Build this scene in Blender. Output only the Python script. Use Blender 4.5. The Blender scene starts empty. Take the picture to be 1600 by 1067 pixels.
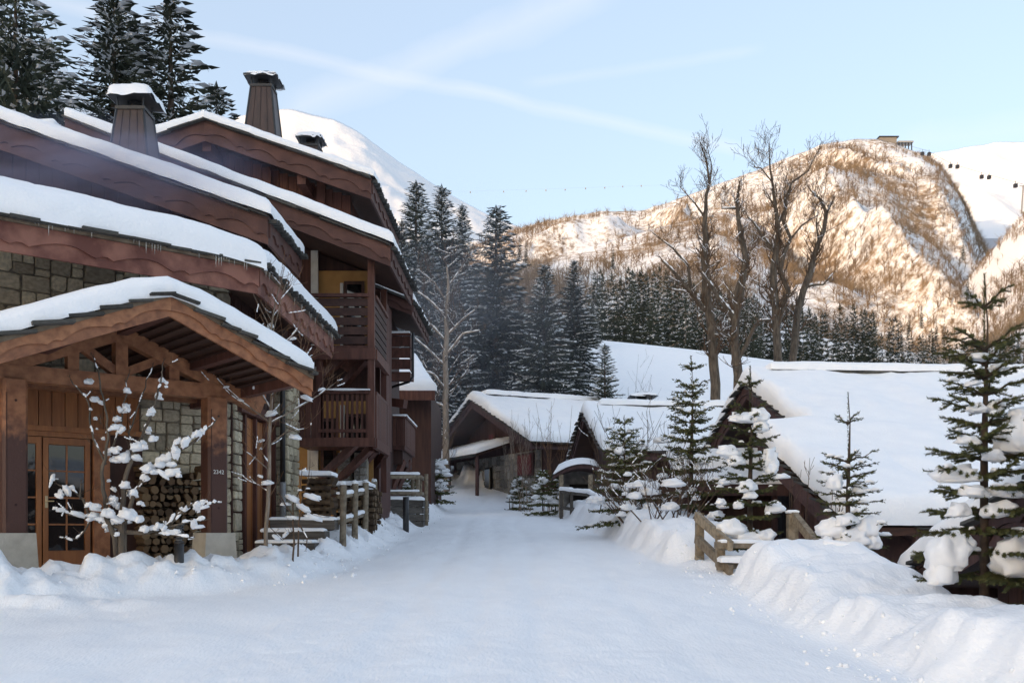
import bpy, math, random
import numpy as np
from mathutils import Vector, Matrix, noise as mnoise
R = math.radians
S = bpy.context.scene
COL = S.collection
# ---------------------------------------------------------------- camera
F = 1555.0; HZ = 830.0                      # focal length and eye level in pixels of the photograph
cam_d = bpy.data.cameras.new('camera'); cam = bpy.data.objects.new('camera', cam_d); COL.objects.link(cam)
cam_d.sensor_width = 36.0; cam_d.lens = 36.0 * F / 1600.0
cam_d.shift_y = (HZ - 533.5) / 1600.0       # level camera with a rising front, uprights stay upright
cam_d.clip_start = 0.1; cam_d.clip_end = 9000
cam.location = (0, 0, 0); cam.rotation_euler = (R(90), 0, 0)
S.camera = cam
# ---------------------------------------------------------------- sky and sun
TO_SUN = Vector((-0.74, -0.67, 0)).normalized()
SUN_EL = R(8.0)
SUN_ROT = math.atan2(TO_SUN.x, TO_SUN.y)
w = bpy.data.worlds.new('World'); S.world = w; w.use_nodes = True
wn = w.node_tree; wn.nodes.clear()
def wnode(t, **k):
    n = wn.nodes.new(t)
    for a, b in k.items(): setattr(n, a, b)
    return n
wout = wnode('ShaderNodeOutputWorld'); wbg = wnode('ShaderNodeBackground')
sky = wnode('ShaderNodeTexSky', sky_type='NISHITA', sun_disc=False, sun_elevation=SUN_EL, sun_rotation=SUN_ROT,
            altitude=0, air_density=1.0, dust_density=2.6, ozone_density=1.1)
wbg.inputs['Strength'].default_value = 0.15
def pdir(px, py): return Vector(((px - 800) / F, 1.0, (HZ - py) / F)).normalized()
geo = wnode('ShaderNodeTexCoord')
def wmath(op, a, b=None, clamp=False):
    m = wnode('ShaderNodeMath', operation=op, use_clamp=clamp)
    for i, v in enumerate((a, b)):
        if v is None: continue
        if isinstance(v, (int, float)): m.inputs[i].default_value = v
        else: wn.links.new(v, m.inputs[i])
    return m.outputs[0]
def wdot(vec):
    d = wnode('ShaderNodeVectorMath', operation='DOT_PRODUCT'); wn.links.new(geo.outputs['Generated'], d.inputs[0])
    d.inputs[1].default_value = vec; return d.outputs['Value']
nz = wnode('ShaderNodeTexNoise'); nz.inputs['Scale'].default_value = 14; nz.inputs['Detail'].default_value = 5
wn.links.new(geo.outputs['Generated'], nz.inputs['Vector'])
def contrail(a, b, width, strength):
    d1, d2 = pdir(*a), pdir(*b); nr = d1.cross(d2).normalized(); mid = (d1 + d2).normalized(); along = (d2 - d1).normalized()
    off = wmath('MULTIPLY', wmath('SUBTRACT', nz.outputs['Fac'], 0.5), width * 1.4)
    dist = wmath('ABSOLUTE', wmath('ADD', wdot(nr), off))
    band = wmath('SUBTRACT', 1.0, wmath('DIVIDE', dist, width), True)
    band = wmath('POWER', band, 0.8)
    half = (d2 - d1).length / 2
    t = wmath('DIVIDE', wmath('ABSOLUTE', wdot(along)), half * 1.05)
    lim = wmath('MULTIPLY', wmath('SUBTRACT', 1.0, t, True), 5.0, True)
    front = wmath('MULTIPLY', wdot(mid), 4.0, True)
    k = wmath('ADD', wmath('MULTIPLY', nz.outputs['Fac'], 0.9), 0.35)
    return wmath('MULTIPLY', wmath('MULTIPLY', wmath('MULTIPLY', band, lim), front), wmath('MULTIPLY', k, strength))
trails = [((20, -6), (1240, 252), 0.0080, 0.24), ((430, 185), (960, -20), 0.019, 0.24), ((820, 130), (1190, 76), 0.006, 0.15),
          ((1400, 222), (1760, 178), 0.016, 0.15)]
tot = None
for tr in trails:
    c = contrail(*tr); tot = c if tot is None else wmath('ADD', tot, c, True)
mixw = wnode('ShaderNodeMix', data_type='RGBA', blend_type='MIX')
cw = wnode('ShaderNodeVectorMath', operation='SCALE'); cw.inputs[0].default_value = (1.90, 1.84, 1.84); cw.inputs['Scale'].default_value = 1.0
veil = wnode('ShaderNodeMix', data_type='RGBA'); veil.inputs['Factor'].default_value = 0.62; veil.inputs['B'].default_value = (1.0, 1.13, 1.38, 1)   # thin even cirrus veil
wn.links.new(sky.outputs['Color'], veil.inputs['A'])
wn.links.new(tot, mixw.inputs['Factor']); wn.links.new(veil.outputs['Result'], mixw.inputs['A']); wn.links.new(cw.outputs[0], mixw.inputs['B'])
wn.links.new(mixw.outputs['Result'], wbg.inputs['Color']); wn.links.new(wbg.outputs[0], wout.inputs['Surface'])
sun_d = bpy.data.lights.new('sun', 'SUN'); sun = bpy.data.objects.new('sun', sun_d); COL.objects.link(sun)
sun_d.energy = 2.0; sun_d.angle = R(0.5); sun_d.color = (0.47, 0.30, 0.155)
sv = Vector((TO_SUN.x * math.cos(SUN_EL), TO_SUN.y * math.cos(SUN_EL), math.sin(SUN_EL)))
sun.rotation_euler = sv.to_track_quat('Z', 'Y').to_euler(); sun.location = sv * 50
vs = S.view_settings; vs.view_transform = 'Standard'; vs.look = 'None'; vs.gamma = 1.0; vs.exposure = 2.03; vs.use_curve_mapping = False
S.render.engine = 'CYCLES'
# ---------------------------------------------------------------- helpers
rnd = random.Random(7)
def px(x, y, Y): return Vector(((x - 800) / F * Y, Y, (HZ - y) / F * Y))
def fbm(x, y, z=0.0, o=4, s=1.0):
    return mnoise.fractal(Vector((x * s, y * s, z)), 0.9, 2.0, o)
def tag(o, label=None, cat=None, group=None, kind=None):
    if label: o['label'] = label
    if cat: o['category'] = cat
    if group: o['group'] = group
    if kind: o['kind'] = kind
    return o
def empty(name, loc=(0, 0, 0), rz=0.0, label=None, cat=None, group=None):
    o = bpy.data.objects.new(name, None); COL.objects.link(o); o.location = loc; o.rotation_euler = (0, 0, rz); o.empty_display_size = 0.2
    return tag(o, label, cat, group)
def world_of(o):
    m = Matrix.Translation(o.location) @ o.rotation_euler.to_matrix().to_4x4()
    if o.parent: m = world_of(o.parent) @ o.matrix_parent_inverse @ m
    return m
def link(name, me, mat=None, parent=None, world=True, loc=None, rot=None, scale=None):
    o = bpy.data.objects.new(name, me); COL.objects.link(o)
    if mat is not None and len(me.materials) == 0: me.materials.append(mat)
    if parent is not None:
        o.parent = parent
        if world: o.matrix_parent_inverse = world_of(parent).inverted()
    if loc is not None: o.location = loc
    if rot is not None: o.rotation_euler = rot
    if scale is not None: o.scale = scale
    return o
def copy_tree(o, parent=None):
    c = o.copy(); COL.objects.link(c); c.parent = parent
    for ch in list(o.children): copy_tree(ch, c)
    return c
class MB:
    def __init__(s): s.v = []; s.f = []
    def add(s, vs, fs):
        b = len(s.v); s.v.extend([tuple(p) for p in vs]); s.f.extend([tuple(i + b for i in f) for f in fs]); return s
    def box(s, x0, x1, y0, y1, z0, z1):
        return s.add([(x0,y0,z0),(x1,y0,z0),(x1,y1,z0),(x0,y1,z0),(x0,y0,z1),(x1,y0,z1),(x1,y1,z1),(x0,y1,z1)],
                     [(0,3,2,1),(4,5,6,7),(0,1,5,4),(1,2,6,5),(2,3,7,6),(3,0,4,7)])
    def beam(s, p, q, w, h, up=(0, 0, 1)):
        p = Vector(p); q = Vector(q); d = (q - p).normalized(); up = Vector(up)
        sd = d.cross(up)
        if sd.length < 1e-4: sd = d.cross(Vector((1, 0, 0)))
        sd.normalize(); u2 = sd.cross(d).normalized()
        a, b = sd * w / 2, u2 * h / 2
        vs = [p - a - b, p + a - b, p + a + b, p - a + b, q - a - b, q + a - b, q + a + b, q - a + b]
        return s.add(vs, [(0,3,2,1),(4,5,6,7),(0,1,5,4),(1,2,6,5),(2,3,7,6),(3,0,4,7)][::1])
    def tube(s, pts, rad, n=6, cap=True):
        pts = [Vector(p) for p in pts]; base = len(s.v); prev = None; m = len(pts)
        for i, p in enumerate(pts):
            d = (pts[min(i + 1, m - 1)] - pts[max(i - 1, 0)])
            d = d.normalized() if d.length > 1e-6 else Vector((0, 0, 1))
            if prev is None:
                a = d.cross(Vector((0, 0, 1)));
                if a.length < 1e-3: a = Vector((1, 0, 0))
            else:
                a = prev - d * prev.dot(d)
                if a.length < 1e-5: a = d.orthogonal()
            a.normalize(); b = d.cross(a); prev = a
            r = rad[i] if hasattr(rad, '__len__') else rad
            for k in range(n):
                t = 2 * math.pi * k / n; s.v.append(tuple(p + (a * math.cos(t) + b * math.sin(t)) * r))
        for i in range(m - 1):
            for k in range(n):
                k2 = (k + 1) % n; o = base + i * n
                s.f.append((o + k, o + k2, o + n + k2, o + n + k))
        if cap:
            s.f.append(tuple(base + k for k in range(n))[::-1]); s.f.append(tuple(base + (m - 1) * n + k for k in range(n)))
        return s
    def prism(s, poly, ext):
        """planar polygon (list of 3D points) extruded by vector ext"""
        n = len(poly); ext = Vector(ext); P = [Vector(p) for p in poly]
        vs = P + [p + ext for p in P]
        fs = [tuple(range(n))[::-1], tuple(range(n, 2 * n))] + [(i, (i + 1) % n, n + (i + 1) % n, n + i) for i in range(n)]
        return s.add(vs, fs)
    def strip(s, top, bot, ext):
        """board between two equally long polylines, extruded by ext (handles concave outlines)"""
        n = len(top); ext = Vector(ext); T = [Vector(p) for p in top]; B = [Vector(p) for p in bot]
        vs = T + B + [p + ext for p in T] + [p + ext for p in B]; fs = []
        for i in range(n - 1):
            fs += [(i, n + i, n + i + 1, i + 1), (2*n + i, 2*n + i + 1, 3*n + i + 1, 3*n + i), (i, i + 1, 2*n + i + 1, 2*n + i), (n + i, 3*n + i, 3*n + i + 1, n + i + 1)]
        fs += [(0, 2*n, 3*n, n), (n - 1, 2*n - 1, 4*n - 1, 3*n - 1)]
        return s.add(vs, fs)
    def mesh(s, name, smooth=False, fix=True):
        me = bpy.data.meshes.new(name); me.from_pydata(s.v, [], s.f); me.update()
        if fix and len(s.f) < 4000:
            import bmesh
            bm = bmesh.new(); bm.from_mesh(me); bmesh.ops.recalc_face_normals(bm, faces=bm.faces); bm.to_mesh(me); bm.free()
        if smooth: me.polygons.foreach_set('use_smooth', [True] * len(me.polygons))
        return me
    def build(s, name, mat, parent=None, smooth=False, world=True, fix=True):
        return link(name, s.mesh(name, smooth, fix), mat, parent, world)
def np_mesh(name, V, Fq, mat, parent=None, smooth=True, world=True):
    me = bpy.data.meshes.new(name); n = len(V); k = Fq.shape[1]
    me.vertices.add(n); me.vertices.foreach_set('co', np.asarray(V, dtype=np.float32).ravel())
    me.loops.add(Fq.size); me.loops.foreach_set('vertex_index', Fq.astype(np.int32).ravel())
    me.polygons.add(len(Fq)); me.polygons.foreach_set('loop_start', np.arange(0, Fq.size, k, dtype=np.int32))
    me.update(calc_edges=True); me.validate()
    if smooth: me.polygons.foreach_set('use_smooth', [True] * len(me.polygons))
    return link(name, me, mat, parent, world)
def grid_faces(nr, nc):
    i = np.arange(nr - 1)[:, None]; j = np.arange(nc - 1)[None, :]; a = i * nc + j
    return np.stack([a, a + 1, a + nc + 1, a + nc], -1).reshape(-1, 4)
_rs = np.random.RandomState(3); _perm = _rs.permutation(512).astype(np.int64); _perm = np.concatenate([_perm, _perm]); _gv = _rs.rand(512) * 2 - 1
def vnoise(x, y, seed=0):
    """smooth value noise for arrays, about -1..1"""
    x = np.asarray(x, float) + seed * 17.31; y = np.asarray(y, float) + seed * 9.77
    xi = np.floor(x).astype(np.int64); yi = np.floor(y).astype(np.int64); fx = x - xi; fy = y - yi
    fx = fx * fx * fx * (fx * (fx * 6 - 15) + 10); fy = fy * fy * fy * (fy * (fy * 6 - 15) + 10)
    h = lambda a, b: _gv[_perm[(_perm[a & 511] + b) & 511]]
    return (h(xi, yi) * (1 - fx) + h(xi + 1, yi) * fx) * (1 - fy) + (h(xi, yi + 1) * (1 - fx) + h(xi + 1, yi + 1) * fx) * fy
def vfbm(x, y, o=4, seed=0):
    r = 0; a = 1.0; t = 0
    for k in range(o):
        r = r + a * vnoise(np.asarray(x) * 2 ** k, np.asarray(y) * 2 ** k, seed + k); t += a; a *= 0.5
    return r / t
# ---------------------------------------------------------------- materials
MATS = {}
def mat(name, col, rough=0.7, col2=None, scale=8.0, stretch=(1, 1, 1), bump=0.15, bscale=None, spec=0.3, vary=0.0, detail=5, contrast=(0.35, 0.65), bdist=0.02, trans=0.0):
    m = bpy.data.materials.new(name); m.use_nodes = True; nt = m.node_tree; b = nt.nodes['Principled BSDF']
    L = nt.links.new
    tc = nt.nodes.new('ShaderNodeTexCoord'); mp = nt.nodes.new('ShaderNodeMapping'); mp.inputs['Scale'].default_value = stretch
    L(tc.outputs['Object'], mp.inputs['Vector'])
    nz = nt.nodes.new('ShaderNodeTexNoise'); nz.inputs['Scale'].default_value = scale; nz.inputs['Detail'].default_value = detail
    vec = mp.outputs['Vector']
    if vary > 0:
        oi = nt.nodes.new('ShaderNodeObjectInfo'); va = nt.nodes.new('ShaderNodeVectorMath'); va.operation = 'MULTIPLY_ADD'
        cx = nt.nodes.new('ShaderNodeCombineXYZ'); L(oi.outputs['Random'], cx.inputs[0]); L(oi.outputs['Random'], cx.inputs[1])
        L(cx.outputs[0], va.inputs[0]); va.inputs[1].default_value = (37, 53, 11); L(vec, va.inputs[2]); vec = va.outputs[0]
    L(vec, nz.inputs['Vector'])
    rp = nt.nodes.new('ShaderNodeValToRGB'); rp.color_ramp.elements[0].position = contrast[0]; rp.color_ramp.elements[1].position = contrast[1]
    c2 = col2 if col2 else tuple(c * 0.7 for c in col)
    rp.color_ramp.elements[0].color = (*c2, 1); rp.color_ramp.elements[1].color = (*col, 1)
    L(nz.outputs['Fac'], rp.inputs['Fac']); cout = rp.outputs['Color']
    if vary > 0:
        hs = nt.nodes.new('ShaderNodeHueSaturation'); mr = nt.nodes.new('ShaderNodeMapRange')
        mr.inputs['To Min'].default_value = 1 - vary; mr.inputs['To Max'].default_value = 1 + vary
        L(oi.outputs['Random'], mr.inputs['Value']); L(mr.outputs[0], hs.inputs['Value']); L(cout, hs.inputs['Color'])
        mh = nt.nodes.new('ShaderNodeMath'); mh.operation = 'MULTIPLY_ADD'; L(oi.outputs['Random'], mh.inputs[0]); mh.inputs[1].default_value = 0.03 * vary; mh.inputs[2].default_value = 0.5 - 0.015 * vary
        L(mh.outputs[0], hs.inputs['Hue']); cout = hs.outputs['Color']
    L(cout, b.inputs['Base Color']); b.inputs['Roughness'].default_value = rough; b.inputs['Specular IOR Level'].default_value = spec
    if bump:
        nb = nt.nodes.new('ShaderNodeTexNoise'); nb.inputs['Scale'].default_value = bscale or scale * 3; nb.inputs['Detail'].default_value = 6; L(vec, nb.inputs['Vector'])
        bp = nt.nodes.new('ShaderNodeBump'); bp.inputs['Strength'].default_value = bump; bp.inputs['Distance'].default_value = bdist
        L(nb.outputs['Fac'], bp.inputs['Height']); L(bp.outputs[0], b.inputs['Normal'])
    MATS[name] = m; return m
M = {}
M['snow'] = mat('snow', (0.95, 0.955, 0.965), 0.6, (0.91, 0.92, 0.94), 3.0, bump=0.45, bscale=24, spec=0.25, bdist=0.03)
M['road_snow'] = mat('road_snow', (0.965, 0.97, 0.98), 0.55, (0.915, 0.92, 0.935), 2.2, stretch=(1, 0.35, 1), bump=0.5, bscale=30, spec=0.3, bdist=0.03, detail=9)
GR = (1, 1, 0.08)
M['porch_wood'] = mat('porch_wood', (0.35, 0.152, 0.074), 0.55, (0.21, 0.085, 0.042), 9, (1, 1, 1), 0.25, 40, vary=0.14, spec=0.4)
M['door_wood'] = mat('door_wood', (0.34, 0.13, 0.042), 0.42, (0.24, 0.088, 0.028), 14, (1, 1, 0.12), 0.15, 40, vary=0.1, spec=0.5)
M['fascia'] = mat('fascia', (0.275, 0.125, 0.090), 0.65, (0.135, 0.052, 0.040), 2.6, (1, 1, 1), 0.3, 30, vary=0.12, detail=9, contrast=(0.40, 0.60))
M['brown'] = mat('brown', (0.118, 0.047, 0.034), 0.6, (0.068, 0.027, 0.020), 6, (2, 2, 0.25), 0.25, 30, vary=0.22)
M['dark_brown'] = mat('dark_brown', (0.066, 0.031, 0.024), 0.65, (0.040, 0.019, 0.016), 6, (2, 2, 0.25), 0.25, 30, vary=0.22)
M['soffit'] = mat('soffit', (0.075, 0.036, 0.024), 0.7, (0.045, 0.022, 0.016), 6, (0.3, 3, 3), 0.2, 30, vary=0.25)
M['chalet_wood'] = mat('chalet_wood', (0.085, 0.045, 0.042), 0.7, (0.055, 0.030, 0.029), 5, (2, 2, 0.3), 0.25, 30, vary=0.2)
M['grey_wood'] = mat('grey_wood', (0.30, 0.245, 0.175), 0.8, (0.16, 0.125, 0.085), 12, (1, 1, 1), 0.4, 45, vary=0.2)
M['old_wood'] = mat('old_wood', (0.13, 0.115, 0.10), 0.85, (0.075, 0.065, 0.055), 9, (0.3, 1, 3), 0.4, 45, vary=0.25)
M['log_bark'] = mat('log_bark', (0.13, 0.085, 0.05), 0.9, (0.06, 0.04, 0.026), 14, bump=0.6, bscale=30, vary=0.35)
M['log_end'] = mat('log_end', (0.20, 0.135, 0.08), 0.85, (0.10, 0.065, 0.038), 20, bump=0.4, vary=0.45)
M['stone'] = mat('stone', (0.56, 0.485, 0.355), 0.85, (0.37, 0.32, 0.235), 5, bump=0.6, bscale=18, vary=0.38, detail=8)
M['grey_stone'] = mat('grey_stone', (0.26, 0.245, 0.225), 0.85, (0.15, 0.14, 0.13), 5, bump=0.6, bscale=18, vary=0.35, detail=8)
M['mortar'] = mat('mortar', (0.31, 0.275, 0.215), 0.95, (0.21, 0.185, 0.15), 20, bump=0.5, bscale=60)
M['plinth'] = mat('plinth', (0.50, 0.47, 0.41), 0.85, (0.40, 0.37, 0.32), 6, bump=0.35, bscale=50, vary=0.05)
M['ochre'] = mat('ochre', (0.42, 0.235, 0.085), 0.9, (0.35, 0.19, 0.07), 5, bump=0.2, bscale=60)
M['white_plaster'] = mat('white_plaster', (0.62, 0.60, 0.55), 0.85, (0.5, 0.48, 0.44), 5, bump=0.2, bscale=60)
M['slate'] = mat('slate', (0.085, 0.080, 0.072), 0.7, (0.04, 0.04, 0.036), 8, bump=0.5, bscale=30, vary=0.4)
M['edge_wood'] = mat('edge_wood', (0.20, 0.155, 0.11), 0.8, (0.11, 0.08, 0.055), 6, bump=0.3, bscale=40)
M['copper'] = mat('copper', (0.060, 0.034, 0.028), 0.5, (0.038, 0.022, 0.019), 5, (2, 2, 0.3), 0.1, 20, spec=0.5)
M['dark_metal'] = mat('dark_metal', (0.035, 0.033, 0.035), 0.45, (0.02, 0.02, 0.02), 8, bump=0.1, spec=0.5)
M['grey_metal'] = mat('grey_metal', (0.34, 0.34, 0.34), 0.4, (0.26, 0.26, 0.26), 6, bump=0.05, spec=0.6)
M['brass'] = mat('brass', (0.62, 0.50, 0.30), 0.3, (0.5, 0.4, 0.24), 6, bump=0.0, spec=0.8)
M['void'] = mat('void', (0.018, 0.015, 0.013), 0.9, (0.012, 0.010, 0.009), 6, bump=0.0)
M['red_shutter'] = mat('red_shutter', (0.15, 0.035, 0.035), 0.6, (0.10, 0.025, 0.025), 6, (2, 2, .3), bump=0.2)
M['bark'] = mat('bark', (0.155, 0.125, 0.095), 0.95, (0.065, 0.052, 0.042), 5, (2, 2, 0.5), 0.8, 16, detail=8, bdist=0.05)
M['pale_bark'] = mat('pale_bark', (0.33, 0.27, 0.215), 0.9, (0.19, 0.15, 0.115), 7, (2, 2, 0.8), 0.4, 20)
M['spruce_bark'] = mat('spruce_bark', (0.095, 0.068, 0.050), 0.95, (0.05, 0.036, 0.028), 9, bump=0.5)
M['twig'] = mat('twig', (0.13, 0.085, 0.055), 0.9, (0.075, 0.05, 0.035), 9, bump=0.0)
M['red_twig'] = mat('red_twig', (0.25, 0.145, 0.085), 0.9, (0.15, 0.085, 0.052), 9, bump=0.0)
M['needles'] = mat('needles', (0.112, 0.116, 0.042), 0.75, (0.058, 0.064, 0.024), 3.5, bump=0.0, vary=0.15)
M['far_needles'] = mat('far_needles', (0.052, 0.060, 0.040), 0.85, (0.022, 0.028, 0.021), 0.9, bump=0.0, vary=0.25)
M['paint_white'] = mat('paint_white', (0.75, 0.75, 0.72), 0.5, (0.7, 0.7, 0.68), 5, bump=0.0)
M['road_grit'] = M['road_snow']
def glass_mat(name, col, rough):
    m = bpy.data.materials.new(name); m.use_nodes = True; b = m.node_tree.nodes['Principled BSDF']
    b.inputs['Base Color'].default_value = (*col, 1); b.inputs['Roughness'].default_value = rough; b.inputs['Specular IOR Level'].default_value = 0.9
    nz_ = m.node_tree.nodes.new('ShaderNodeTexNoise'); nz_.inputs['Scale'].default_value = 1.3
    bp = m.node_tree.nodes.new('ShaderNodeBump'); bp.inputs['Strength'].default_value = 0.06; m.node_tree.links.new(nz_.outputs['Fac'], bp.inputs['Height']); m.node_tree.links.new(bp.outputs[0], b.inputs['Normal'])
    return m
M['glass'] = glass_mat('glass', (0.012, 0.012, 0.013), 0.04)
M['ice'] = glass_mat('ice', (0.80, 0.78, 0.74), 0.12)
M['ice'].node_tree.nodes['Principled BSDF'].inputs['Transmission Weight'].default_value = 0.6
def stained_wood():
    """porch post: weathered darker towards a ragged tide mark"""
    m = M['porch_wood'].copy(); m.name = 'stained_post'; nt = m.node_tree; b = nt.nodes['Principled BSDF']; L = nt.links.new
    src = b.inputs['Base Color'].links[0].from_socket
    tc = nt.nodes.new('ShaderNodeTexCoord'); sp = nt.nodes.new('ShaderNodeSeparateXYZ'); L(tc.outputs['Object'], sp.inputs[0])
    nz_ = nt.nodes.new('ShaderNodeTexNoise'); nz_.inputs['Scale'].default_value = 9; nz_.inputs['Detail'].default_value = 8; L(tc.outputs['Object'], nz_.inputs['Vector'])
    ad = nt.nodes.new('ShaderNodeMath'); ad.operation = 'MULTIPLY_ADD'; L(nz_.outputs['Fac'], ad.inputs[0]); ad.inputs[1].default_value = 0.9; L(sp.outputs['Z'], ad.inputs[2])
    rp = nt.nodes.new('ShaderNodeValToRGB'); rp.color_ramp.elements[0].position = 0.0; rp.color_ramp.elements[1].position = 1.0
    mr = nt.nodes.new('ShaderNodeMapRange'); mr.inputs['From Min'].default_value = 1.62; mr.inputs['From Max'].default_value = 1.95; L(ad.outputs[0], mr.inputs['Value'])
    mx = nt.nodes.new('ShaderNodeMix'); mx.data_type = 'RGBA'; L(mr.outputs[0], mx.inputs['Factor']); mx.inputs['A'].default_value = (0.075, 0.032, 0.024, 1); L(src, mx.inputs['B'])
    L(mx.outputs['Result'], b.inputs['Base Color']); return m
M['stained_post'] = stained_wood()
# ================================================================ terrain
def sstep(a, b, x):
    t = np.clip((np.asarray(x, float) - a) / (b - a), 0, 1); return t * t * (3 - 2 * t)
def road_z(Y):
    Y = np.asarray(Y, float); z = -1.6 + 0.0637 * Y
    e = np.clip(Y - 38, 0, 10); z = z + 0.0084 * e * e
    z = z + np.clip(Y - 48, 0, None) * 0.168
    z = z + np.clip(Y - 52, 0, 42) * 0.128
    z = z - np.clip(Y - 94, 0, None) * 0.24
    return z
def base_z(X, Y):
    X = np.asarray(X, float); Y = np.asarray(Y, float)
    z = road_z(Y)
    drop = 1.75 * (1 - sstep(22, 42, Y)) + 0.15
    z = z - drop * sstep(4.35, 6.4, X) * (1 - sstep(40, 60, Y))
    z = z - 0.12 * np.clip(X - 6, 0, 22) * sstep(50, 95, Y)            # far hill falls to the right
    z = z + 0.10 * np.clip(-7 - X, 0, 200) * sstep(22, 45, Y) + 0.10 * np.clip(-30 - X, 0, 300)
    z = z + 0.5 * vfbm(X * 0.04, Y * 0.04, 3, 5) * sstep(50, 80, Y) * 2
    return z
def poly_dist(X, Y, P):
    best = np.full(np.shape(X), 1e9); side = np.zeros(np.shape(X)); hh = np.zeros(np.shape(X))
    for (x0, y0, h0), (x1, y1, h1) in zip(P[:-1], P[1:]):
        dx, dy = x1 - x0, y1 - y0; L2 = dx * dx + dy * dy
        t = np.clip(((X - x0) * dx + (Y - y0) * dy) / L2, 0, 1)
        ex, ey = X - (x0 + t * dx), Y - (y0 + t * dy); d = np.hypot(ex, ey)
        s = np.sign(ex * dy - ey * dx); m = d < best
        best = np.where(m, d, best); side = np.where(m, s, side); hh = np.where(m, h0 + t * (h1 - h0), hh)
    return best, side, hh
LB = [(-11, 8.0, .42), (-8.0, 10.3, .42), (-5.9, 12.15, .46), (-4.5, 13.35, .47), (-3.75, 14.3, .34), (-3.45, 16, .26), (-3.4, 18, .34), (-3.3, 21, .36), (-3.25, 27, .42), (-3.15, 36, .45), (-3.6, 41, .6), (-5, 46, .9)]
RB = [(4.5, 0, .6), (4.3, 6, .6), (4.15, 8, .54), (4.05, 10.2, .44), (4.05, 11.6, .52), (4.12, 12.8, .62), (4.2, 13.6, .56), (4.3, 14.2, .36), (4.3, 14.7, .06), (3.75, 16.5, .08), (3.62, 17.2, .5), (3.55, 18.5, .62), (3.3, 23, .60), (3.0, 29, .55), (2.65, 36, .5), (2.2, 44, .5), (1.0, 47.5, .7), (-1.5, 49, .9)]
def near_z(X, Y):
    z = base_z(X, Y)
    d, s, h = poly_dist(X, Y, LB)
    lump = vfbm(X * 1.7, Y * 1.7, 4, 11); fine = vfbm(X * 5, Y * 5, 3, 21); big = vnoise(X * 0.8, Y * 0.8, 31)
    inner = np.where(s > 0, 0.95, 1.15)                   # s>0: road side
    pr = np.clip(1 - d / inner, 0, 1); pr = pr * pr * (3 - 2 * pr)
    z = z + pr * (h * (1 + 0.30 * big) + 0.24 * lump + 0.15 * fine + 0.09 * vfbm(X * 9, Y * 9, 3, 23))
    # snow thrown in front of the porch, loose lumps on its road side
    m = np.exp(-((X + 5.6) / 1.3) ** 2 - ((Y - 11.35) / 0.55) ** 2); z = z + m * (0.16 + 0.26 * np.clip(lump, -0.3, 1) + 0.08 * fine)
    d, s, h = poly_dist(X, Y, RB)
    pr = np.clip((1.22 + 0.14 * lump + 0.05 * fine - d) / 0.46, 0, 1); pr = pr * pr * (3 - 2 * pr)
    scal = np.abs(np.sin(Y * 1.55 + 1.2 * vnoise(Y * 0.5, X * 0 + 2, 3))) ** 0.7
    z = z + pr * (h * 0.88 + 0.16 * (scal - 0.6) * sstep(0.3, 1, pr) + 0.09 * lump + 0.05 * fine + 0.10 * big)
    onroad = (1 - sstep(0.0, 0.4, np.clip(np.abs(X) - 2.3, 0, None)))
    rut = lambda c_: np.exp(-((X - c_ - 0.25 * vnoise(Y * .12, X * 0 + c_, 8)) / .16) ** 2)
    tr = -0.022 * (rut(-1.25) + rut(.25) + .8 * rut(1.55) + .7 * rut(-.45)) + 0.016 * vfbm(X * 2.5, Y * 1.1, 3, 41) + 0.016 * vfbm(X * 9, Y * 6, 3, 51)
    z = z + tr * onroad + (1 - onroad) * 0.05 * vfbm(X * 1.1, Y * 1.1, 3, 61)
    return z
def gz(x, y): return float(near_z(np.array([x]), np.array([y]))[0])
ys = [4.0]
while ys[-1] < 54: ys.append(ys[-1] + 0.0062 * max(ys[-1], 7))
ys = np.array(ys); xs = np.concatenate([np.arange(-16, -9, .25), np.arange(-9, 6.5, .055), np.arange(6.5, 16, .25)])
XX, YY = np.meshgrid(xs, ys); ZZ = near_z(XX, YY)
edge = np.minimum(np.minimum(sstep(4, 5, YY), 1 - sstep(52.5, 54, YY)), np.minimum(sstep(-16, -14.5, XX), 1 - sstep(14, 15.7, XX)))
ZZ = ZZ - (1 - edge) * 0.25
o = np_mesh('road', np.stack([XX, YY, ZZ], -1).reshape(-1, 3), grid_faces(len(ys), len(xs)), M['road_snow']); tag(o, kind='structure')
xs = np.concatenate([-np.geomspace(420, 16, 50), np.linspace(-15, 15, 16), np.geomspace(16, 420, 50)])
ys = np.concatenate([np.linspace(-200, 0, 20), np.linspace(3, 54, 26), np.geomspace(56, 330, 70)])
XX, YY = np.meshgrid(xs, ys); ZZ = base_z(XX, YY)
ins = sstep(3, 6, YY) * (1 - sstep(48, 53, YY)) * sstep(-15.9, -14, XX) * (1 - sstep(13, 15.5, XX))
ZZ = ZZ - 0.06 - 0.9 * ins
o = np_mesh('ground', np.stack([XX, YY, ZZ], -1).reshape(-1, 3), grid_faces(len(ys), len(xs)), M['snow']); tag(o, kind='structure')

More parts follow.
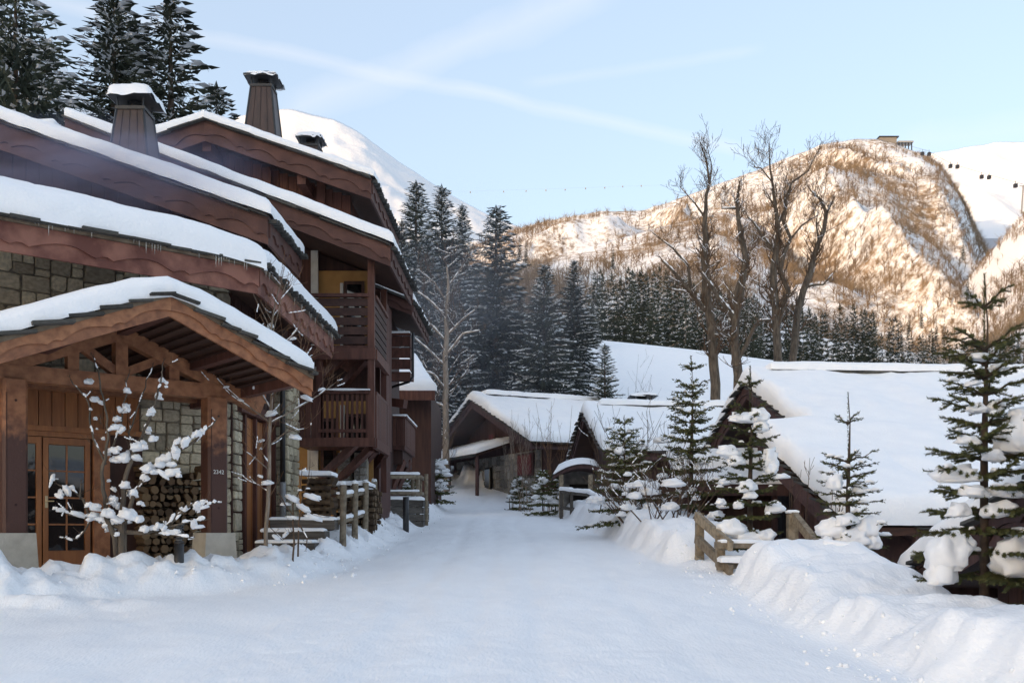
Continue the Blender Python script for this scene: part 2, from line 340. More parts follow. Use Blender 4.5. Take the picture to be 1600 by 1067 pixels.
# ---------------------------------------------------------------- mountains
def mountain_mat(name, brush, rock, bscale, amount):
    m = bpy.data.materials.new(name); m.use_nodes = True; nt = m.node_tree; b = nt.nodes['Principled BSDF']; L = nt.links.new
    tc = nt.nodes.new('ShaderNodeTexCoord')
    def noise(s, d=6, rough=0.6, st=None):
        n = nt.nodes.new('ShaderNodeTexNoise'); n.inputs['Scale'].default_value = s; n.inputs['Detail'].default_value = d; n.inputs['Roughness'].default_value = rough
        if st:
            mp = nt.nodes.new('ShaderNodeMapping'); mp.inputs['Scale'].default_value = st; L(tc.outputs['Object'], mp.inputs['Vector']); L(mp.outputs[0], n.inputs['Vector'])
        else: L(tc.outputs['Object'], n.inputs['Vector'])
        return n.outputs['Fac']
    def math_(op, a, b_, cl=False):
        x = nt.nodes.new('ShaderNodeMath'); x.operation = op; x.use_clamp = cl
        for i, v in enumerate((a, b_)):
            if isinstance(v, (int, float)): x.inputs[i].default_value = v
            else: L(v, x.inputs[i])
        return x.outputs[0]
    big = noise(bscale, 5); fine = noise(bscale * 14, 7, 0.75)
    k = math_('ADD', math_('MULTIPLY', big, 1.3), math_('MULTIPLY', fine, 1.5))
    mr = nt.nodes.new('ShaderNodeMapRange'); L(k, mr.inputs['Value']); mr.inputs['From Min'].default_value = 1.62 - amount; mr.inputs['From Max'].default_value = 1.92 - amount
    br = nt.nodes.new('ShaderNodeValToRGB'); br.color_ramp.elements[0].color = (*rock, 1); br.color_ramp.elements[1].color = (*brush, 1); br.color_ramp.elements[0].position = .35; br.color_ramp.elements[1].position = .6
    L(noise(bscale * 5, 5), br.inputs['Fac'])
    mx = nt.nodes.new('ShaderNodeMix'); mx.data_type = 'RGBA'; L(mr.outputs[0], mx.inputs['Factor']); mx.inputs['A'].default_value = (0.86, 0.87, 0.89, 1); L(br.outputs[0], mx.inputs['B'])
    L(mx.outputs['Result'], b.inputs['Base Color']); b.inputs['Roughness'].default_value = 0.85; b.inputs['Specular IOR Level'].default_value = 0.1
    bp = nt.nodes.new('ShaderNodeBump'); bp.inputs['Strength'].default_value = 0.5; bp.inputs['Distance'].default_value = 4.0; L(noise(bscale * 9, 8, .7), bp.inputs['Height']); L(bp.outputs[0], b.inputs['Normal'])
    return m
M['mt_brush'] = mountain_mat('mt_brush', (0.30, 0.215, 0.135), (0.15, 0.115, 0.085), 0.012, 0.31)
M['mt_snow'] = mountain_mat('mt_snow', (0.26, 0.22, 0.17), (0.16, 0.14, 0.125), 0.007, -0.15)
M['mt_mid'] = mountain_mat('mt_mid', (0.30, 0.20, 0.11), (0.15, 0.11, 0.075), 0.014, -0.06)
def ridge_layer(name, pts, D, Yf, zb, material, amp, fcols=260, frows=90, p=1.25, seed=1, rough=1.0, behind=1.35, spur=26):
    P = np.array(pts, float); pxs = np.linspace(P[0, 0], P[-1, 0], fcols)
    # smooth the silhouette a little, then give it fine irregularity
    py = np.interp(pxs, P[:, 0], P[:, 1]); k = np.array([1, 2, 3, 2, 1]) / 9; pad = np.pad(py, 2, 'edge'); py = np.convolve(pad, k, 'valid')
    py = py + rough * 1.6 * vfbm(pxs * 0.05, pxs * 0 + 1.5, 4, seed)
    a = (pxs - 800) / F; Dd = np.interp(pxs, P[:, 0], P[:, 2]) if P.shape[1] > 2 else np.full(fcols, float(D))
    zr = (HZ - py) / F * Dd
    t = np.concatenate([np.linspace(0, 1, frows) ** 0.9, np.linspace(1, behind, 14)[1:]])
    T, A = np.meshgrid(t, a, indexing='ij'); DD = np.broadcast_to(Dd, T.shape); ZR = np.broadcast_to(zr, T.shape); PX = np.broadcast_to(pxs, T.shape)
    Y = Yf + (DD - Yf) * T; X = A * Y
    tt = np.clip(T, 0, 1)
    Z = zb + (ZR - zb) * tt ** p
    Z = np.where(T > 1, ZR - (T - 1) * DD * 0.55, Z)
    env = np.sin(np.pi * tt) ** 0.8 * (T <= 1)
    sp = 1 - 2 * np.abs(vnoise(X / spur / 2.2 + 0.4 * vnoise(X / 90, Y / 90, seed + 3), Y / spur / 7, seed))      # ridged, running downhill
    Z = Z + env * amp * (0.75 * sp + 0.5 * vfbm(X / 60, Y / 60, 5, seed + 7)) 
    lim = (ZR / DD) * Y * 0.985                           # stays under the skyline
    Z = np.where(T < 0.97, np.minimum(Z, lim), Z)
    o = np_mesh(name, np.stack([X, Y, Z], -1).reshape(-1, 3), grid_faces(len(t), fcols), material); tag(o, kind='structure')
    return (X[:frows], Y[:frows], Z[:frows])
M1 = ridge_layer('mountain_peak', [(-260, -200), (-100, -60), (0, 20), (60, 68), (95, 94), (130, 150), (200, 205), (300, 214), (360, 187), (400, 174), (450, 170), (492, 179), (520, 186), (560, 206), (620, 250), (700, 302), (770, 339), (820, 358), (900, 400), (1000, 470)], 1750, 700, 60, M['mt_snow'], 50, seed=2, spur=60)
M3 = ridge_layer('mountain_snowfield', [(1250, 360), (1400, 262), (1450, 241), (1500, 232), (1560, 222), (1600, 222), (1700, 235), (1950, 330)], 1500, 1020, 300, M['mt_snow'], 22, fcols=140, seed=4, spur=50)
M2 = ridge_layer('mountain_ridge', [(540, 440), (700, 404), (760, 378), (800, 362), (830, 352), (880, 340), (940, 331), (1000, 330), (1040, 318), (1100, 296), (1180, 267), (1240, 243), (1290, 226), (1335, 217), (1370, 217), (1400, 226), (1440, 240), (1470, 256), (1500, 300), (1540, 385), (1570, 430), (1620, 480), (1800, 560)], 1000, 300, 10, M['mt_brush'], 50, fcols=330, frows=110, seed=9)
M2b = ridge_layer('mountain_spur', [(480, 500), (600, 462), (700, 440), (780, 425), (830, 412), (930, 383), (1040, 353), (1130, 332), (1180, 345), (1260, 410), (1340, 470), (1420, 540)], 760, 240, 10, M['mt_brush'], 16, fcols=220, seed=14)
M4 = ridge_layer('hillside', [(1340, 590), (1400, 556), (1440, 522), (1490, 465), (1530, 415), (1570, 368), (1600, 332), (1700, 262), (1950, 180)], 620, 235, 8, M['mt_mid'], 12, fcols=180, seed=21)
# the valley's western ridge (left of the picture); its shadow lies over the village
cy = np.array([-4200, -3500, -2500, -1900, -1680, -1230, -700, 0, 700, 1100, 1500, 1750], float)
ch = np.array([520, 480, 450, 445, 480, 560, 620, 600, 600, 640, 680, 680], float)
yy = np.linspace(-4200, 1750, 200); hh = np.interp(yy, cy, ch) + 22 * vfbm(yy * 0.011, yy * 0 + .3, 4, 77)
tt = np.concatenate([np.linspace(0, 1, 40), np.linspace(1.05, 2, 12)])
T, YY = np.meshgrid(tt, yy); HH = np.broadcast_to(hh[:, None], T.shape)
XX = -700 - 1300 * T; ZZ = np.where(T <= 1, 20 + (HH - 20) * T ** 1.15, HH - (T - 1) * 300)
ZZ = ZZ + 14 * vfbm(XX / 70, YY / 70, 5, 70) * np.sin(np.pi * np.clip(T, 0, 1))
o = np_mesh('mountain_west', np.stack([XX, YY, ZZ], -1).reshape(-1, 3), grid_faces(len(yy), len(tt)), M['mt_brush']); tag(o, kind='structure')

# leafless woods on the mountain sides: far-off, one mass per slope
def bare_wood(name, layer, n, hmin, hmax, tmin, tmax, thr, seed, material, jit=1.0):
    X, Y, Z = layer; nr, nc = X.shape; rs = np.random.RandomState(seed)
    r = (tmin + (tmax - tmin) * rs.rand(n)) * (nr - 1.001); c = rs.rand(n) * (nc - 1.001)
    ri = r.astype(int); ci = c.astype(int); fr = r - ri; fc = c - ci
    def samp(G): return (G[ri, ci] * (1 - fr) + G[ri + 1, ci] * fr) * (1 - fc) + (G[ri, ci + 1] * (1 - fr) + G[ri + 1, ci + 1] * fr) * fc
    x, y, z = samp(X), samp(Y), samp(Z)
    keep = (vfbm(x / 45, y / 45, 4, seed + 1) + 0.5 * rs.rand(n) - 0.25) > thr
    x, y, z = x[keep], y[keep], z[keep]; n = len(x); k = 10
    h = hmin + (hmax - hmin) * rs.rand(n) ** 1.5
    V = np.zeros((n, k, 3, 3)); ang = rs.rand(n, k) * 6.283; lean = 0.55 + 0.75 * rs.rand(n, k); st = 0.15 + 0.4 * rs.rand(n, k); ln = 0.3 + 0.4 * rs.rand(n, k)
    lean[:, 0] = 0.05; st[:, 0] = -0.05; ln[:, 0] = 0.8
    wd = 0.022 * np.ones((n, k)); wd[:, 0] = 0.03
    H = h[:, None]
    bx, by, bz = x[:, None] + 0 * ang, y[:, None] + 0 * ang, z[:, None] + st * H
    dx, dy, dz = np.cos(ang) * lean * ln * H, np.sin(ang) * lean * ln * H, ln * H * (1 - 0.3 * lean)
    V[..., 0, :] = np.stack([bx - wd * H * .8, by, bz], -1); V[..., 1, :] = np.stack([bx + wd * H * .8, by, bz], -1); V[..., 2, :] = np.stack([bx + dx, by + dy, bz + dz], -1)
    o = np_mesh(name, V.reshape(-1, 3), np.arange(n * k * 3).reshape(-1, 3), material, smooth=False); tag(o, kind='stuff'); return o
M['brush'] = mat('brush', (0.27, 0.20, 0.13), 0.95, (0.15, 0.11, 0.08), 0.03, bump=0.0)
for nm, ly, n, a, b, t0, t1, th, sd, lab in (('bare_wood', M2, 30000, 4, 11, .05, .97, -0.16, 101, 'leafless woods covering the main mountain ridge'), ('bare_wood', M2b, 15000, 4, 10, .05, .97, -0.12, 102, 'leafless woods on the lower bright mountain spur'),
                                       ('bare_wood', M4, 9000, 4, 9, .03, .98, -0.1, 103, 'leafless brush on the lower hillside in front of the ridge')):
    o = bare_wood(nm, ly, n, a, b, t0, t1, th, sd, M['brush']); tag(o, lab, 'woodland')

# broken clods along the ploughed edges
rsx = np.random.RandomState(8); nC = 1500
side = rsx.rand(nC) < .55
Yc = 6 + 34 * rsx.rand(nC) ** 1.7
Xc = np.where(side, np.where(Yc > 14, -2.75, -2.75 - (14 - Yc) * 1.25), 2.95) + rsx.randn(nC) * .28
Zc = near_z(Xc, Yc); sc = .006 + .024 * rsx.rand(nC) ** 3
ico = np.array([[0, 0, 1], [.89, 0, .45], [.28, .85, .45], [-.72, .53, .45], [-.72, -.53, .45], [.28, -.85, .45], [.72, .53, -.45], [-.28, .85, -.45], [-.89, 0, -.45], [-.28, -.85, -.45], [.72, -.53, -.45], [0, 0, -1]])
icf = np.array([[0, 1, 2], [0, 2, 3], [0, 3, 4], [0, 4, 5], [0, 5, 1], [1, 6, 2], [2, 7, 3], [3, 8, 4], [4, 9, 5], [5, 10, 1], [6, 7, 2], [7, 8, 3], [8, 9, 4], [9, 10, 5], [10, 6, 1], [11, 7, 6], [11, 8, 7], [11, 9, 8], [11, 10, 9], [11, 6, 10]])
V = ico[None] * (sc[:, None, None] * (.7 + .6 * rsx.rand(nC, 12, 1))) + np.stack([Xc, Yc, Zc + sc * .3], -1)[:, None]
o = np_mesh('snow_clods', V.reshape(-1, 3), (icf[None] + 12 * np.arange(nC)[:, None, None]).reshape(-1, 3), M['snow'], smooth=True); tag(o, 'small broken snow clods scattered along the ploughed road edges', 'snow', kind='stuff')
# ================================================================ building helpers
def edges_axis(L, r, step):
    fine = [0, .012, .035, .07, .12, .18, .25]
    fine = [f * r / .25 for f in fine if f * r / .25 < L / 2.05]
    n = max(2, int((L - 2 * fine[-1]) / step))
    mid = list(np.linspace(fine[-1], L - fine[-1], n + 1))
    return np.array(fine[:-1] + mid + [L - f for f in fine[:-1]][::-1])
def snow_slab(parent, c00, c10, c11, c01, t=.35, edges=(1, 1, 1, 1), r=.28, step=.16, seed=0, name='snow', lump=.25, wob=.05, soft=(0, 0, 0, 0)):
    """snow lying on the quad c00-c10-c11-c01; edges (v0, u1, v1, u0) are rounded where 1"""
    C = [np.array(c, float) for c in (c00, c10, c11, c01)]
    Lu = max(np.linalg.norm(C[1] - C[0]), np.linalg.norm(C[2] - C[3])); Lv = max(np.linalg.norm(C[3] - C[0]), np.linalg.norm(C[2] - C[1]))
    au = edges_axis(Lu, r, step); av = edges_axis(Lv, r, step)
    U, V = np.meshgrid(au / Lu, av / Lv)
    P = ((1 - U) * (1 - V))[..., None] * C[0] + (U * (1 - V))[..., None] * C[1] + (U * V)[..., None] * C[2] + ((1 - U) * V)[..., None] * C[3]
    x, y = P[..., 0], P[..., 1]; q = U * Lu + P[0, 0, 0]; k = V * Lv + P[0, 0, 1]
    big = 9.0
    d = np.full(U.shape, big)
    for on, e in zip(edges, (V * Lv, (1 - U) * Lu, (1 - V) * Lv, U * Lu)):
        if on: d = np.minimum(d, e)
    nz1 = vfbm(q * 0.9, k * 0.9, 4, seed + 2)
    prof = np.clip(1 - (1 - np.clip(d, 0, r) / r) ** 3.2, 0, 1) ** (1 / 2.6)
    h = t * (1 + lump * nz1) * prof + 0.012 * vfbm(q * 6, k * 6, 2, seed + 5) * (d > .02)
    for on, e in zip(soft, (V * Lv, (1 - U) * Lu, (1 - V) * Lv, U * Lu)):
        if on: h = h - on * .10 * np.exp(-e / .38)
    # ragged, bulging edges
    cu = (C[1] + C[2] - C[0] - C[3]); cu = cu / np.linalg.norm(cu); cv = (C[3] + C[2] - C[0] - C[1]); cv = cv / np.linalg.norm(cv)
    near = np.clip(1 - d / (r * 1.2), 0, 1)
    bul = wob * (vfbm(q * 1.6, k * 1.6, 3, seed + 9) + .25) * near + .035 * near * np.clip(prof, 0, 1) * 2 * (1 - prof)
    outu = np.where(edges[1] and True, (U > .5) * ((1 - U) * Lu < r), 0) * (1.0 if edges[1] else 0) - ((U < .5) * (U * Lu < r)) * (1.0 if edges[3] else 0)
    outv = ((V > .5) * ((1 - V) * Lv < r)) * (1.0 if edges[2] else 0) - ((V < .5) * (V * Lv < r)) * (1.0 if edges[0] else 0)
    P = P + (bul * outu)[..., None] * cu + (bul * outv)[..., None] * cv
    P[..., 2] += h + 0.004
    # drooping lip: the outermost ring hangs a little
    P[..., 2] -= np.where(d < .004, .01 + .015 * vfbm(q * 3, k * 3, 2, seed + 4), 0)
    Fq = grid_faces(len(av), len(au))
    return np_mesh(name, P.reshape(-1, 3), Fq, M['snow'], parent)
UNIT = {}
def unit_box():
    if 'box' not in UNIT: UNIT['box'] = MB().box(-.5, .5, -.5, .5, -.5, .5).mesh('piece')
    return UNIT['box']
def unit_plank():
    if 'plank' not in UNIT:
        c = .06; m = MB(); q = [(-.5, .5), (-.5, -.5 + .2), (-.5 + c, -.5), (.5 - c, -.5), (.5, -.5 + .2), (.5, .5)]
        n = len(q); v = [(a, b, -.5) for a, b in q] + [(a, b, .5) for a, b in q]
        m.add(v, [tuple(range(n))[::-1], tuple(range(n, 2 * n))] + [(i, (i + 1) % n, n + (i + 1) % n, n + i) for i in range(n)]); UNIT['plank'] = m.mesh('plank')
    return UNIT['plank']
_shared = {}
def piece(name, me, material, parent, mtx):
    """instance of shared mesh data at a world matrix, as a part"""
    key = (me.name, material.name)
    if key not in _shared: c = me.copy(); c.materials.clear(); c.materials.append(material); _shared[key] = c
    o = bpy.data.objects.new(name, _shared[key]); COL.objects.link(o); o.parent = parent
    o.matrix_parent_inverse = world_of(parent).inverted() if parent else Matrix()
    o.matrix_basis = mtx; return o
def frame_mtx(c, ax, ay, az):
    m = Matrix.Identity(4)
    for i, a in enumerate((ax, ay, az)):
        for j in range(3): m[j][i] = a[j]
    for j in range(3): m[j][3] = c[j]
    return m
def bar(name, material, parent, p, q, w, h, up=(0, 0, 1), me=None):
    """a beam as an instance of the unit box: local x along p->q, w sideways, h along up"""
    p = Vector(p); q = Vector(q); d = q - p; L = d.length; d.normalize(); s_ = d.cross(Vector(up))
    if s_.length < 1e-4: s_ = d.cross(Vector((0, 1, 0)))
    s_.normalize(); u_ = s_.cross(d)
    return MB().beam(p, q, w, h, up).build(name, material, parent)
def plank_row(parent, p, q, z0, z1, nrm, w, material, th=.03, name='plank', gap=.008, jit=.004, r=None):
    """vertical boards side by side from p to q (xy), z0/z1 numbers or functions of distance 0..1"""
    r = r or rnd; p = Vector((p[0], p[1], 0)); q = Vector((q[0], q[1], 0)); L = (q - p).length; n = max(1, round(L / w)); d = (q - p) / L; nv = Vector((nrm[0], nrm[1], 0)).normalized()
    for i in range(n):
        t = (i + .5) / n; a = z0(t) if callable(z0) else z0; b = z1(t) if callable(z1) else z1
        if b - a < .05: continue
        c = p + d * (t * L) + nv * (th / 2 + r.uniform(-jit, jit)); c.z = (a + b) / 2
        piece(name, unit_plank(), material, parent, frame_mtx(c, d * (L / n - gap), -nv * th, Vector((0, 0, 1)) * (b - a)))
def stone_pool():
    if 'stones' not in UNIT:
        L = []; r = random.Random(5)
        for k in range(14):
            m = MB(); ring = []
            for sx_, sy_ in ((1, 1), (-1, 1), (-1, -1), (1, -1)):
                c1, c2 = r.uniform(.04, .24), r.uniform(.04, .24); j1, j2 = r.uniform(0, .06), r.uniform(0, .06)
                e1, e2 = (sx_ * (.5 - j1), sy_ * (.5 - c1)), (sx_ * (.5 - c2), sy_ * (.5 - j2))
                ring += [e1, e2] if sx_ * sy_ > 0 else [e2, e1]
            n = 8
            ring = [(max(-.5, min(.5, a)), max(-.5, min(.5, b))) for a, b in ring]
            t1, t2 = r.uniform(-.12, .12), r.uniform(-.12, .12)
            v = [(a, b, -.6) for a, b in ring] + [(a, b, .15) for a, b in ring] + [(a * .9, b * .9, .42 + a * t1 + b * t2) for a, b in ring] + [(0.05, 0, .45)]
            f = [(i, (i + 1) % n, n + (i + 1) % n, n + i) for i in range(n)] + [(n + i, n + (i + 1) % n, 2 * n + (i + 1) % n, 2 * n + i) for i in range(n)] + [(2 * n + i, 2 * n + (i + 1) % n, 3 * n) for i in range(n)]
            L.append(m.add(v, f).mesh('stone_shape'))
        UNIT['stones'] = L
    return UNIT['stones']
def stone_fill(parent, org, du, width, z0, z1, nrm, material, size=.26, seed=1, depth=.07, skip=None):
    r = random.Random(seed); du = Vector((du[0], du[1], 0)).normalized(); nv = Vector((nrm[0], nrm[1], 0)).normalized(); org = Vector((org[0], org[1], 0)); out = []
    def split(a, b, c, d):
        w, h = b - a, d - c
        lim = size * r.uniform(.7, 1.5)
        if w > lim * 1.35 or h > lim:
            if (w > h * 1.25 and w > .12) or h < .13: m_ = a + w * r.uniform(.34, .66); split(a, m_, c, d); split(m_, b, c, d)
            else: m_ = c + h * r.uniform(.34, .66); split(a, b, c, m_); split(a, b, m_, d)
        else: out.append((a, b, c, d))
    split(0, width, z0, z1)
    pool = stone_pool()
    for a, b, c, d in out:
        if skip and skip((a + b) / 2, (c + d) / 2): continue
        g = .004; w, h = b - a - g, d - c - g
        ctr = org + du * ((a + b) / 2) + nv * (depth * .3 + r.uniform(-.012, .012)) + Vector((0, 0, (c + d) / 2))
        sx = r.choice((-1, 1))
        piece('stone', r.choice(pool), material, parent, frame_mtx(ctr, du * w * sx, Vector((0, 0, 1)) * h * sx, nv * depth))
def scallop_board(parent, p, q, h, nrm, material, period=1.0, th=.045, name='fascia', over=.55, down=(0, 0, -1)):
    """fascia board hanging from line p-q with a second board carved in long and short arcs over it"""
    p = Vector(p); q = Vector(q); nv = Vector(nrm).normalized(); dn = Vector(down).normalized(); L = (q - p).length; d = (q - p) / L
    base = MB(); base.strip([p, q], [p + dn * h, q + dn * h], nv * th)
    b = base.build(name, material, parent)
    k = max(1, round(L / period)); top = []; bot = []
    for i in range(k):
        N = 14
        for j in range(N + (1 if i == k - 1 else 0)):
            s_ = j / N
            if s_ < .74: e = .30 * math.sin(math.pi * (s_ / .74) ** 1.25) ** .75
            elif s_ < .8: e = 0
            else: e = .12 * math.sin(math.pi * min(1, (s_ - .8) / .2))
            t = (i + s_) / k * L; f = over + .18 - e
            top.append(p + d * t + nv * (th + .001)); bot.append(p + d * t + dn * (h * f) + nv * (th + .001))
    MB().strip(top, bot, nv * .032).build('carved_board', material, b)
    return b
def slates(parent, p, q, inward, up, n=None, r=None, depth=.22, lift=0.0, th=.03, tight=False):
    """ragged slates poking out along the edge p-q"""
    r = r or rnd; p = Vector(p); q = Vector(q); L = (q - p).length; d = (q - p) / L; inv = Vector(inward).normalized(); up = Vector(up).normalized(); t = 0
    while t < L - .05:
        w = r.uniform(.09, .13) if tight else r.uniform(.22, .5)
        w = min(w, L - t); ov = r.uniform(.05, .13)
        c = p + d * (t + w / 2) + inv * (depth / 2 - ov) + up * (lift - .045 + r.uniform(0, .022))
        tilt = r.uniform(-.05, .05); dd = (d + up * tilt).normalized()
        piece('slate', unit_box(), M['slate'], parent, frame_mtx(c, dd * (w * (.7 if tight else 1.08)), inv * depth, up * (th * (2.2 if tight else r.uniform(.8, 1.5)))))
        t += w
def icicles(parent, p, q, n, r, lmin=.04, lmax=.2):
    p = Vector(p); q = Vector(q); c = r.random()
    for i in range(n):
        c = (c + r.choice([.01, .012, .02, .15 * r.random()])) % 1.0
        L = lmin + (lmax - lmin) * r.random() ** 2.2; a = p.lerp(q, c)
        if 'ice' not in UNIT:
            UNIT['ice'] = MB().tube([(0, 0, .03), (0, 0, 0), (0, 0, -.5), (0, 0, -1)], [.8, 1, .55, .08], 5).mesh('icicle', True)
        piece('icicle', UNIT['ice'], M['ice'], parent, frame_mtx(a, Vector((.011, 0, 0)), Vector((0, .011, 0)), Vector((0, 0, L))))
def half_roof(house, xe, ze, xt, pitch, y0, y1, fh=.32, snow=.34, seed=0, eave_fascia=True, period=1.0, snow_edges=(1, 1, 1, 1), tail=None, shear=0.018):
    """roof plane falling from x=xt down to the eave x=xe, its rake facing the camera at y0"""
    sx = 1 if xe > xt else -1; W = abs(xe - xt); zt = ze + pitch * W; r = random.Random(seed + 50)
    sh = lambda x, y: Vector((x + shear * (y - y0), y, 0))
    def pt(x, y, z): v = sh(x, y); v.z = z; return v
    th = .14
    m = MB(); poly = [pt(xe, y0 + .05, ze - .06), pt(xe, y0 + .05, ze - .06 - th), pt(xt, y0 + .05, zt - .06 - th), pt(xt, y0 + .05, zt - .06)]
    ext = pt(xe, y1, 0) - pt(xe, y0 + .05, 0)
    roof = m.prism(poly, ext).build('roof', M['soffit'], house)
    dirr = Vector((sx, 0, -pitch)).normalized()
    scallop_board(roof, pt(xt, y0 + .046, zt - .04), pt(xe, y0 + .046, ze - .04), fh, (0, -1, 0), M['fascia'] if seed < 0 else M['brown_fascia'], period)
    MB().strip([pt(xt, y0 - .04, zt + .03), pt(xe + .02 * sx, y0 - .04, ze + .03)], [pt(xt, y0 - .04, zt - .045), pt(xe + .02 * sx, y0 - .04, ze - .045)], (0, .2, 0)).build('edge_board', M['dark_brown'], roof)
    slates(roof, pt(xt, y0 - .06, zt + .05), pt(xe, y0 - .06, ze + .05), (0, 1, 0), (pitch * sx, 0, 1), r=r)
    if eave_fascia:
        scallop_board(roof, pt(xe - .046 * sx, y0 + .05, ze - .05), pt(xe - .046 * sx, y1, ze - .05), fh * .92, (sx, 0, 0), M['brown_fascia'], period * .62)
        slates(roof, pt(xe + .05 * sx, y0, ze + .0), pt(xe + .05 * sx, y1, ze + .0), (-sx, 0, 0), (0, 0, 1), r=r, tight=True, depth=.2)
    a, b = (pt(xt, y0 - .05, zt + .06), pt(xe + .06 * sx, y0 - .05, ze + .06)); c, d = (pt(xe + .06 * sx, y1, ze + .06), pt(xt, y1, zt + .06))
    e = (1, 1, 0, 0) if snow_edges is None else snow_edges
    snow_slab(roof, a, b, c, d, snow, e, seed=seed)
    return roof
M['brown_fascia'] = mat('brown_fascia', (0.105, 0.048, 0.038), 0.6, (0.062, 0.027, 0.023), 2.6, (1, 1, 1), 0.3, 30, vary=0.12, detail=9)
def logs_stack(parent, org, du, width, z0, z1, nrm, seed, rmin=.045, rmax=.085, depth=.35, profile=None):
    """split logs stacked, ends showing"""
    r = random.Random(seed); du = Vector((du[0], du[1], 0)).normalized(); nv = Vector((nrm[0], nrm[1], 0)).normalized(); org = Vector((org[0], org[1], 0))
    if 'logs' not in UNIT:
        UNIT['logs'] = []
        for k in range(6):
            rr = random.Random(k); n = rr.choice([5, 6, 8, 9]); ring = []
            arc = rr.choice([2 * math.pi, 2 * math.pi, math.pi * 1.1])
            for i in range(n):
                a = arc * i / n if arc > 6 else arc * i / (n - 1); ring.append((math.cos(a) * rr.uniform(.85, 1.02), math.sin(a) * rr.uniform(.85, 1.02) - (.4 if arc < 6 else 0)))
            me = MB().prism([(a, b, -.5) for a, b in ring], (0, 0, 1)).mesh('log')
            UNIT['logs'].append(me)
            me.materials.append(M['log_bark']); me.materials.append(M['log_end']); me.polygons[0].material_index = 1; me.polygons[1].material_index = 1
    z = z0; row = 0
    while z < z1:
        R0 = r.uniform(rmin, rmax); x = r.uniform(0, R0)
        while x < width:
            R1 = r.uniform(rmin, rmax); top = profile(x / width) if profile else z1
            if z + R1 < top:
                c = org + du * (x + R1) + Vector((0, 0, z + R0)) + nv * r.uniform(-.05, .03); a = r.uniform(0, 6.28)
                ax = du * math.cos(a) + Vector((0, 0, 1)) * math.sin(a); ay = Vector((0, 0, 1)) * math.cos(a) - du * math.sin(a)
                o = bpy.data.objects.new('log', r.choice(UNIT['logs'])); COL.objects.link(o); o.parent = parent; o.matrix_parent_inverse = world_of(parent).inverted()
                o.matrix_basis = frame_mtx(c, ax * R1, ay * R1, nv * depth)
            x += R1 * 1.9
        z += (rmin + rmax) * .92; row += 1

# ================================================================ lodge wing with the porch (turned towards the road)
AU = Vector((.757, .653, 0)); AN = Vector((.653, -.757, 0)); Q0 = Vector((-4.49, 15.0, 0))
def PA(s_, d, z): v = Q0 - AU * s_ - AN * d; v.z = z; return v
lodge = empty('lodge', PA(2, 3, -.6), 0, 'low stone lodge wing with thick snow roof and carved red-brown eaves beside the porch', 'building')
CW = PA(-1.128, 1.8, 0)
# walls
wl = MB().prism([PA(-1.128, 1.86, -.7), PA(7.5, 1.86, -.7), PA(7.5, 1.86, 4.72), PA(-1.128, 1.86, 4.72)], -AN * .4).build('stone_wall', M['mortar'], lodge)
stone_fill(wl, PA(4.9, 1.86, 0), AU, 6.02, 2.35, 4.7, AN, M['stone'], .30, 3)
stone_fill(wl, PA(.45, 1.86, 0), AU, 1.575, -.6, 2.35, AN, M['stone'], .27, 8)
WB = lambda Y: CW.x + .018 * (Y - CW.y)
wb = MB().prism([(WB(17.12), 17.12, -.7), (WB(20.9), 20.9, -.7), (WB(20.9), 20.9, 4.1), (WB(17.12), 17.12, 4.1)], (-.35, 0, 0)).build('side_wall', M['dark_brown'], lodge)
stone_fill(wb, (WB(17.14), 17.14, 0), (.018, 1), .42, -.6, 2.2, (1, 0, 0), M['stone'], .24, 12)
plank_row(wb, (WB(17.6), 17.6), (WB(19.7), 19.7), -.5, 2.05, (1, 0), .3, M['door_wood'], .03, 'door_board')
for yy_ in (17.62, 18.3, 18.98, 19.66): bar('frame_post', M['brown'], wb, (WB(yy_) + .05, yy_, -.55), (WB(yy_) + .05, yy_, 2.1), .10, .09, (1, 0, 0))
bar('lintel', M['brown'], wb, (WB(17.2) + .07, 17.2, 2.18), (WB(19.8) + .07, 19.8, 2.18), .14, .2)
plank_row(wb, (WB(17.15), 17.15), (WB(20.8), 20.8), 2.3, 4.0, (1, 0), .22, M['dark_brown'], .03)
pl = MB().box(-4.95, -4.52, 19.85, 20.95, -.5, 3.75).build('stone_pillar', M['mortar'], lodge)
stone_fill(pl, (-4.95, 19.85, 0), (1, 0), .43, -.4, 3.7, (0, -1), M['stone'], .24, 21)
stone_fill(pl, (-4.52, 19.85, 0), (0, 1), 1.1, -.4, 3.7, (1, 0), M['stone'], .24, 22)
dp = MB().tube([(-4.50, 19.62, 3.6), (-4.52, 19.62, 2.9), (-4.52, 19.62, .95)], .05, 10).build('drain_pipe', M['dark_metal'], lodge, True)
MB().tube([(-4.52, 19.62, .97), (-4.52, 19.62, -.45)], .062, 10).build('pipe_sleeve', M['grey_metal'], dp, True)
